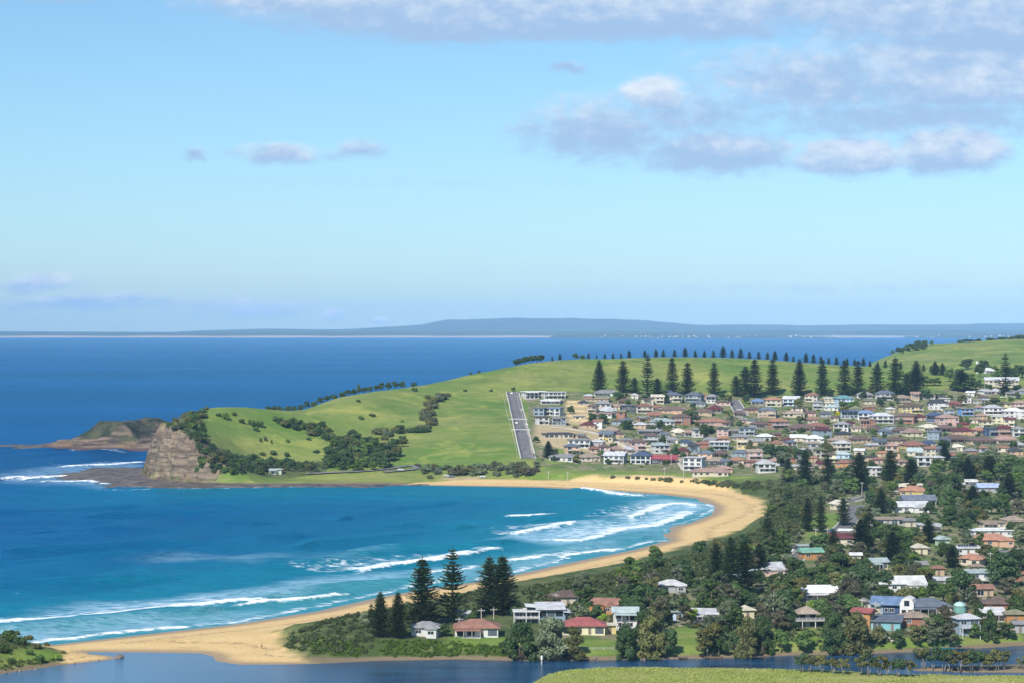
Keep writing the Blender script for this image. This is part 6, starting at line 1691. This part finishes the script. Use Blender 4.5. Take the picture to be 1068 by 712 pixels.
for i, (px, py, cn, cc, wh) in enumerate(((648, 436, 'white', (.7, .7, .69), 'between the upper hillside houses on the left of the town'), (686, 437, 'silver', (.5, .51, .52), 'below the pale gabled hillside house'), (760, 437, 'dark grey', (.1, .1, .11), 'below the short hill road'), (771, 428, 'white', (.7, .7, .69), 'on the short hill road'), (818, 441, 'red', (.35, .05, .04), 'in front of the tan hillside house'), (852, 455, 'white', (.7, .7, .69), 'beside the white roofed hillside houses'), (912, 458, 'blue', (.1, .18, .36), 'between brown roofed hillside houses'),
                                             (965, 457, 'silver', (.5, .51, .52), 'near the pink roofed house'), (1020, 446, 'white', (.7, .7, .69), 'on the lawn below the pale two storey house'), (1046, 415, 'white', (.7, .7, .69), 'at the foot of the long cream hilltop building'), (1056, 416, 'grey', (.3, .3, .31), 'second along below the long cream hilltop building'), (1063, 416, 'black', (.05, .05, .05), 'third along below the long cream hilltop building'), (566, 427, 'white', (.7, .7, .69), 'beside the white flat roofed estate houses'), (729, 482, 'dark blue', (.08, .12, .2), 'behind the white three storey house'))):
    car(px, py, cc, cn, RNG.uniform(-25, 25), wh)

M_POLE = simple('weathered_wood', (.44, .40, .35), .9, .2, 2.0)
def pole(px, py, hp, where):
    b = at(px, py); h = hp * b.y / FOC
    o = empty('power_pole', b, R(RNG.uniform(-25, 25)))
    mb = MB(); mb.tube([(0, 0, -.5), (0, 0, h)], [.19, .13], 7); mb.build('post', M_POLE, o)
    mb = MB(); mb.box(-1.25, 1.25, -.07, .07, h - .9, h - .74); ca = mb.build('crossarm', M_POLE, o)
    for x in (-1.1, -.4, .4, 1.1):
        mb = MB(); mb.tube([(x, 0, h - .74), (x, 0, h - .52)], [.07, .04], 6); mb.build('insulator', M_RAIL, ca)
    tag(o, 'wooden power pole with a crossarm ' + where, 'power pole', 'power poles')
for a in ((580, 640, 22, 'behind the long modern house'), (604, 652, 22, 'at the end of the long modern house'), (646, 627, 19, 'beside the terracotta roofed house'), (675, 622, 18, 'in the scrub near the white roofed hut'), (678, 645, 14, 'among trees behind the white gabled house'), (730, 627, 14, 'below the pale roofed hut in the trees'), (502, 649, 15, 'behind the white cottage'), (515, 645, 12, 'between the lagoon pines'),
          (479, 657, 14, 'at the left end of the white cottage'), (899, 650, 27, 'above the red roofed orange house'), (913, 652, 25, 'beside the blue gabled house'), (1033, 592, 17, 'below the large orange roof'), (1043, 589, 18, 'to the right of the large orange roof'), (1053, 590, 18, 'beside the spreading dark trees'), (1062, 586, 16, 'near the far right edge of the flat'),
          (863, 570, 20, 'beside the beach road'), (851, 566, 16, 'on the grass above the beach road'), (899, 518, 16, 'beside the dark pines of the flat'), (1019, 424, 15, 'below the dense hill trees'), (1027, 416, 18, 'between the dense hill trees'), (1050, 424, 12, 'on the bright green slope'), (592, 501, 10, 'at the back of the far beach'), (693, 499, 12, 'on the lawn below the crimson roof'), (713, 499, 13, 'on the lawn below the white three storey house'), (572, 500, 9, 'on the grass below the steep road'), (808, 651, 13, 'beside the pale limbed gum'), (700, 483, 11, 'beside the path on the hillside')):
    pole(*a)

# slender white tower on the far hill
b = at(1019, 389); o = empty('radio_tower', b); h = 12.5 * b.y / FOC
mb = MB(); mb.tube([(0, 0, -1), (0, 0, h * .8)], [.9, .7], 10); mb.build('shaft', M_FRAME, o)
mb = MB(); mb.tube([(0, 0, h * .8), (0, 0, h)], [1.3, 1.3], 10); mb.build('antenna_head', M_RAIL, o)
tag(o, 'slender white radio tower in front of the dark hill trees', 'tower')

# channel marker in the lagoon
b = at(565, 693); o = empty('channel_marker', (b.x, b.y, -1))
mb = MB(); mb.tube([(0, 0, 0), (0, 0, 2.6)], [.22, .2], 8); mb.build('post', M_POLE, o)
mb = MB(); mb.tube([(0, 0, 2.6), (0, 0, 3.6), (0, 0, 4.0)], [.34, .34, .05], 10); mb.build('marker_cap', M_FRAME, o)
tag(o, 'white capped marker post standing in the lagoon', 'marker post')

# small jetties and landings on the bank
def jetty(px, py, wd, where):
    b = at(px, py); o = empty('jetty', (b.x, b.y - .4, 0), R(RNG.uniform(-8, 8)))
    mb = MB()
    for k in range(int(wd / .3)): mb.box(-wd / 2 + k * .3, -wd / 2 + k * .3 + .26, -1.3, 1.3, .75, .83)
    mb.build('deck', M_BARK, o)
    for x in (-wd / 2 + .2, wd / 2 - .2):
        for y in (-1.1, 1.1):
            mb = MB(); mb.tube([(x, y, -1.5), (x, y, 1.05)], [.12, .11], 7); mb.build('pile', M_BARK, o)
    tag(o, 'small dark timber landing on the lagoon bank ' + where, 'jetty', 'landings on the lagoon')
for a in ((744, 687.5, 6, 'under the olive gum'), (790, 687, 5, 'under the two dark spreading trees'), (609, 688, 3.4, 'beside the left tree clump'), (962, 679.5, 6, 'below the tan roofed house'), (1006, 678, 6, 'below the pale hip roofed house'), (712, 688, 3, 'at the foot of the bright lawn')): jetty(*a)

# raised crossings on the steep road
for px, py, wh in ((540.6, 437, 'upper'), (543.6, 448, 'lower')):
    b = at(px, py); mb = MB(); sl = float(H(b.x, b.y + 2) - H(b.x, b.y - 2)) / 4
    mb.add([(-7, -1.6, -.3 - sl * 1.6), (7, -1.6, -.3 - sl * 1.6), (7, 1.6, -.3 + sl * 1.6), (-7, 1.6, -.3 + sl * 1.6), (-7, -1.6, .36 - sl * 1.6), (7, -1.6, .36 - sl * 1.6), (7, 1.6, .36 + sl * 1.6), (-7, 1.6, .36 + sl * 1.6)], [(0, 3, 2, 1), (4, 5, 6, 7), (0, 1, 5, 4), (1, 2, 6, 5), (2, 3, 7, 6), (3, 0, 4, 7)])
    o = mb.build('road_crossing', M_KERB); o.location = b; tag(o, kind='structure')

# retaining terraces on the new estate
M_BLOCK = simple('sandstone_block', (.56, .43, .23), .9, .22, .8)
for i, (px, py, wp) in enumerate(((602, 419.5, 22), (602, 424, 23), (603, 429, 24), (604, 434, 25), (606, 439, 24))):
    b = at(px, py); wd = wp * b.y / FOC
    o = empty('retaining_wall', b, R(3))
    mb = MB(); mb.box(-wd / 2, wd / 2, -.4, .4, -1.5, 1.5); mb.build('wall_block', M_BLOCK, o)
    mb = MB(); mb.box(-wd / 2 - .1, wd / 2 + .1, -.5, .5, 1.5, 1.68); mb.build('coping', M_KERB, o)
    tag(o, 'yellow sandstone retaining wall, %s of the five terraces on the bare slope' % ('topmost', 'second from top', 'middle', 'fourth from top', 'lowest')[i], 'retaining wall', 'terraces of the new estate')

# yellow excavator on the building site
b = at(634, 460); o = empty('excavator', b, R(25)); M_YEL = paint('yellow', (.75, .50, .03))
for s in (-1, 1):
    mb = MB(); mb.box(-2.1, 2.1, s * 1.2 - .35, s * 1.2 + .35, .08, .95); mb.box(-1.7, 1.7, s * 1.2 - .35, s * 1.2 + .35, 0, .08); mb.build('track', M_TYRE, o)
mb = MB(); mb.box(-2.3, 1.3, -1.4, 1.4, 1.0, 2.1); mb.build('body', M_YEL, o)
mb = MB(); mb.box(-.2, 1.3, -1.4, -.2, 2.11, 3.3); cb = mb.build('cab', M_YEL, o)
mb = MB(); mb.box(.1, 1.33, -1.43, -.17, 2.4, 3.1); mb.build('window', M_GLASS, cb)
mb = MB(); mb.tube([(1.2, .5, 1.9), (3.6, .5, 5.2), (6.0, .5, 4.6)], [.35, .35, .28], 6); mb.build('boom', M_YEL, o)
mb = MB(); mb.tube([(6.0, .5, 4.7), (6.6, .5, 1.6)], [.25, .2], 6); mb.build('arm', M_YEL, o)
mb = MB(); mb.add([(6.2, -.2, 1.7), (7.1, -.2, 1.5), (6.9, -.2, .5), (6.0, -.2, .7), (6.2, 1.2, 1.7), (7.1, 1.2, 1.5), (6.9, 1.2, .5), (6.0, 1.2, .7)], [(0, 1, 2, 3), (7, 6, 5, 4), (0, 4, 5, 1), (1, 5, 6, 2), (2, 6, 7, 3), (3, 7, 4, 0)]); mb.build('bucket', M_POLE, o)
tag(o, 'yellow excavator with raised boom on the brown building site', 'excavator')

# yellow flowering shrub
b = at(875, 434); o = plant('bush', b, 6 * b.y / FOC, 'bright green', 'trees among the hillside houses', .9, what='yellow flowering shrub')
fl = simple('yellow_flowers', (.80, .62, .02), .8, .1)
v, f_ = crown_mesh('bush', 'bush', 321); me = np_mesh('flowers', v * 1.06, [f_[::3]]); me.materials.append(fl); link('blossom', me, None, o)

# fences on the paddock and the estate
def fence(name, line, h, label, post_gap=4.0, rails=(.35, .75, 1.1), mat_=None):
    mat_ = mat_ or M_POLE
    pts = [at(px, py) for px, py in line]
    o = empty('fence', pts[0]); k = 0
    rl = MB()
    for a, b in zip(pts[:-1], pts[1:]):
        n = max(1, int((b - a).length / post_gap))
        prev = None
        for i in range(n + 1):
            p = a + (b - a) * (i / n); p.z = float(H(p.x, p.y)); q = p - pts[0]
            if k < 90 and (i < n or b is pts[-1]):
                mb = MB(); mb.box(q.x - .09, q.x + .09, q.y - .09, q.y + .09, q.z - .4, q.z + h); mb.build('post', mat_, o); k += 1
            if prev is not None:
                for z in rails: rl.tube([prev + Vector((0, -.1, z)), q + Vector((0, -.1, z))], [.05, .05], 4)
            prev = q
    rl.build('rail', mat_, o)
    tag(o, label, 'fence', 'fences')
fence('fence', [(556, 478), (549, 448), (539, 413)], 1.2, 'pale post and rail fence along the right side of the steep road', 6)
fence('fence', [(540, 478), (531, 440), (525, 411)], 1.2, 'pale post and rail fence down the paddock edge left of the steep road', 6)
fence('fence', [(598, 679), (640, 678.5)], 1.1, 'low timber fence across the lawn below the red roofed yellow house', 3)
fence('fence', [(885, 521), (905, 517)], 1.8, 'grey paling fence beside the dark pines on the flat', 2.5, (.4, .8, 1.2, 1.6))
fence('fence', [(620, 496), (700, 498), (730, 499)], 1.0, 'thin fence along the grass at the back of the far beach', 7)
fence('fence', [(1030, 423), (1066, 425)], 1.1, 'pale fence across the bright green slope on the hill', 5)

# boulders: on the spit, and at the foot of the headland
M_BOULDER = simple('boulder', (.20, .16, .125), .9, .35, .8, .2, .3)
def boulder(px, py, r, label, group, seed):
    b = at(px, py); rng = np.random.default_rng(seed)
    bm_ = bmesh.new(); bmesh.ops.create_icosphere(bm_, subdivisions=2, radius=r)
    for v_ in bm_.verts:
        n = Vector(v_.co).normalized(); k = 1 + .35 * (vnoise(np.array([n.x * 2 + seed]), np.array([n.y * 2 + n.z * 3]), 5)[0] - .5)
        v_.co = Vector((v_.co.x * k * 1.25, v_.co.y * k, v_.co.z * k * .7))
    me = bpy.data.meshes.new('boulder'); bm_.to_mesh(me); bm_.free(); me.materials.append(M_BOULDER)
    o = link('boulder', me, None, None, (b.x, b.y, b.z + r * .2)); o.rotation_euler = (0, 0, seed)
    tag(o, label, 'boulder', group)
boulder(124.5, 686.5, 1.5, 'dark boulder at the tip of the sandy spit', 'boulders on the spit', 1)
for i, px in enumerate((6, 17, 21, 37, 49, 61, 78, 103)):
    boulder(px, 703 - px * .13 - (1.0 if px > 60 else 0), RNG.uniform(.3, .6), 'brown rock in the line edging the near hill and spit', 'rocks edging the spit', 10 + i)
for i, (px, py) in enumerate(((612, 687.5), (620, 687.8), (604, 687.6), (668, 688), (672, 688.2), (585, 688))):
    boulder(px, py, RNG.uniform(.5, .9), 'pale rock at the water edge of the lagoon bank under the trees', 'rocks at the lagoon bank', 40 + i)

# a person walking on the sand
b = at(273, 676.5); o = empty('person', b, R(30))
def skin_fig(name, verts, edges, radii, mat_, parent):
    me = bpy.data.meshes.new(name); me.from_pydata(verts, edges, []); ob = link(name, me, mat_, parent)
    ob.modifiers.new('skin', 'SKIN'); sb = ob.modifiers.new('smooth', 'SUBSURF'); sb.levels = sb.render_levels = 1
    for i, r in enumerate(radii): me.skin_vertices[0].data[i].radius = (r, r)
    me.skin_vertices[0].data[0].use_root = True
    return ob
V_ = [(0, 0, .95), (0, 0, 1.2), (0, 0, 1.42), (0, 0, 1.52), (0, .01, 1.62), (0, .01, 1.74), (.19, 0, 1.40), (.25, .04, 1.12), (.24, .16, .90), (-.19, 0, 1.40), (-.25, -.04, 1.12), (-.24, .06, .88), (.10, .0, .90), (.11, .10, .50), (.11, .12, .08), (.11, .28, .03), (-.10, 0, .90), (-.11, -.06, .50), (-.11, -.20, .10), (-.11, -.05, .04)]
E_ = [(0, 1), (1, 2), (2, 3), (3, 4), (4, 5), (2, 6), (6, 7), (7, 8), (2, 9), (9, 10), (10, 11), (0, 12), (12, 13), (13, 14), (14, 15), (0, 16), (16, 17), (17, 18), (18, 19)]
skin_fig('body', V_, E_, [.14, .13, .14, .06, .09, .09, .06, .045, .035, .06, .045, .035, .095, .065, .045, .04, .095, .065, .045, .04], simple('skin', (.50, .30, .20), .6, .05), o)
skin_fig('shirt', V_[:3] + [V_[6], V_[9]], [(0, 1), (1, 2), (2, 3), (2, 4)], [.165, .155, .165, .085, .085], simple('shirt', (.45, .10, .09), .9, .1), o)
skin_fig('shorts', [V_[0], V_[12], V_[16], (.11, .07, .62), (-.11, -.04, .62)], [(0, 1), (0, 2), (1, 3), (2, 4)], [.17, .12, .12, .10, .10], simple('shorts', (.04, .05, .09), .9, .1), o)
mb = MB(); mb.tube([(0, .0, 1.66), (0, .0, 1.76), (0, .0, 1.83)], [.10, .11, .04], 8); mb.build('hair', simple('hair', (.04, .025, .02), .8, .1), o)
tag(o, 'lone person in red shirt and dark shorts walking on the sand by the lagoon', 'person')

# ------------------------------------------------------------------ labels: what each thing looks like, then what tells it from its like
ORD = ['leftmost', 'second from left', 'third from left', 'fourth from left', 'fifth from left', 'sixth from left', 'seventh from left', 'eighth from left', 'ninth from left', 'tenth from left', 'eleventh from left', 'twelfth from left']
NUM = ['zero', 'one', 'two', 'three', 'four', 'five', 'six', 'seven', 'eight', 'nine', 'ten', 'eleven', 'twelve', 'thirteen', 'fourteen', 'fifteen', 'sixteen', 'seventeen', 'eighteen', 'nineteen', 'twenty']
NTH = ['first', 'second', 'third', 'fourth', 'fifth', 'sixth', 'seventh', 'eighth', 'ninth', 'tenth', 'eleventh', 'twelfth', 'thirteenth', 'fourteenth', 'fifteenth', 'sixteenth', 'seventeenth', 'eighteenth', 'nineteenth', 'twentieth']
TENS = {2: ('twenty', 'twentieth'), 3: ('thirty', 'thirtieth'), 4: ('forty', 'fortieth'), 5: ('fifty', 'fiftieth'), 6: ('sixty', 'sixtieth')}
def nth(i):
    if i < 20: return NTH[i]
    n = i + 1
    return TENS[n // 10][1] if n % 10 == 0 else TENS[n // 10][0] + '-' + NTH[n % 10 - 1]
def order(i, n):
    if n == 1: return ''
    if i == 0: return 'leftmost'
    if i == n - 1: return 'rightmost'
    return (nth(i) + ' from left') if i < n / 2 else (nth(n - 1 - i) + ' from right')
def zone(px, py, d):
    if d > 2700: return 'on the far hill'
    if px < 440 and d > 1400: return 'on the headland'
    if d > 1400:
        if px < 560: return 'beside the steep road' if px > 515 else 'on the green hill'
        if py < 424: return 'high below the tall pines'
        if py < 445: return 'in the upper hillside rows'
        if py < 462: return 'midway down the hillside'
        if py < 478: return 'low on the hillside'
        return 'at the foot of the hill'
    if d > 1180: return 'on the flat below the hill'
    if d > 980: return 'near the beach road on the flat'
    if d > 860: return 'in the middle of the flat'
    if px < 150: return 'on the near left hill'
    if d > 780: return 'behind the lagoon houses'
    return 'beside the lagoon'
used = {}
first = {}
rows = [(o, look, *to_px(x, y, z), y, h) for (o, look, x, y, z, h) in THINGS if not o.get('label')]
for r in rows:
    first.setdefault((r[1], '' if r[0]['category'] == 'pine tree' and 'among' not in r[1] else zone(r[2], r[3], r[4])), []).append(r)
marks = []                                   # houses whose look and place already single them out
left = []
for (look, zn), rs in first.items():
    rs.sort(key=lambda r: r[2])
    if rs[0][0]['category'] in ('house', 'beach hut', 'palm') or rs[0][0]['category'] == 'pine tree' or len(rs) <= 12:
        for i, r in enumerate(rs):
            od = order(i, len(rs))
            t = '%s %s%s' % (look, zn, '' if not od else ', %s of %s' % (od, NUM[len(rs)] if len(rs) <= 20 else 'them'))
            if 'beach hut' == r[0]['category']: t = look
            r[0]['label'] = ' '.join(t.split()); used[t] = 1
            if r[0]['category'] == 'house' and len(rs) == 1:
                wall, rest = look.split(' house with ') if ' house with ' in look else (look, '')
                marks.append((r[2], r[3], wall.split(' storey')[0].rsplit(' ', 1)[0] + ' house with ' + rest, r[4]))
    else: left += rs
short = {}
for m in marks: short[m[2]] = short.get(m[2], 0) + 1
marks = [m for m in marks if short[m[2]] == 1]
marks += [(537, 440, 'steep road', 1760), (573, 648, 'long modern grey house', 800), (634, 458, 'yellow excavator', 1690), (287, 493, 'pale green beach hut', 1650), (770, 425, 'short hill road', 1900), (936, 640, 'barn shaped blue roofed house', 820), (843, 652, 'pavilion house', 800), (860, 562, 'beach road', 1120), (1001, 638, 'teal domed tank', 830), (430, 490, 'coast road', 1640), (1019, 385, 'white radio tower', 2200), (165, 470, 'bare cliff', 1600)]
def rel(r, m):
    dx_, dy_ = r[2] - m[0], r[3] - m[1]
    if abs(dx_) > abs(dy_) * 1.3: return ('just right of' if dx_ > 0 else 'just left of') if abs(dx_) < 25 else ('right of' if dx_ > 0 else 'left of')
    return ('just below' if dy_ > 0 else 'just above') if abs(dy_) < 14 else ('below' if dy_ > 0 else 'above')
second = {}
for r in left:
    c = sorted(marks, key=lambda m: math.hypot(r[2] - m[0], (r[3] - m[1]) * 1.5))
    t = None
    for m in c[:40]:
        q = '%s %s the %s' % (r[1], rel(r, m), m[2])
        if len(q.split()) <= 12 and q not in second: t = q; break
    if t is None:
        t = next((q for q in ('%s %s the %s' % (r[1], rel(r, m), m[2]) for m in c) if len(q.split()) <= 12), r[1] + ' in the town')
    second.setdefault(t, []).append(r)
for t, rs in second.items():
    rs.sort(key=lambda r: r[2])
    for i, r in enumerate(rs):
        od = order(i, len(rs))
        r[0]['label'] = t if not od else '%s, %s' % (t, od)
for r in rows:
    wds = r[0]['label'].split()
    if len(wds) > 16: r[0]['label'] = ' '.join(wds[:16])

# ------------------------------------------------------------------ the air between here and the far coast
mb = MB()
mb.box(-22000, 22000, -300, 36500, -12, 420)
HAZE = bpy.data.materials.new('haze_air'); HAZE.use_nodes = True
g = NT(HAZE.node_tree)
pv = g.node('ShaderNodeVolumePrincipled')
pv.inputs['Color'].default_value = (.34, .62, 1.0, 1)
pv.inputs['Density'].default_value = 2.8e-5
pv.inputs['Anisotropy'].default_value = -0.5
g.out(pv.outputs[0], sock='Volume')
hz_o = mb.build('haze', HAZE)
tag(hz_o, kind='stuff')
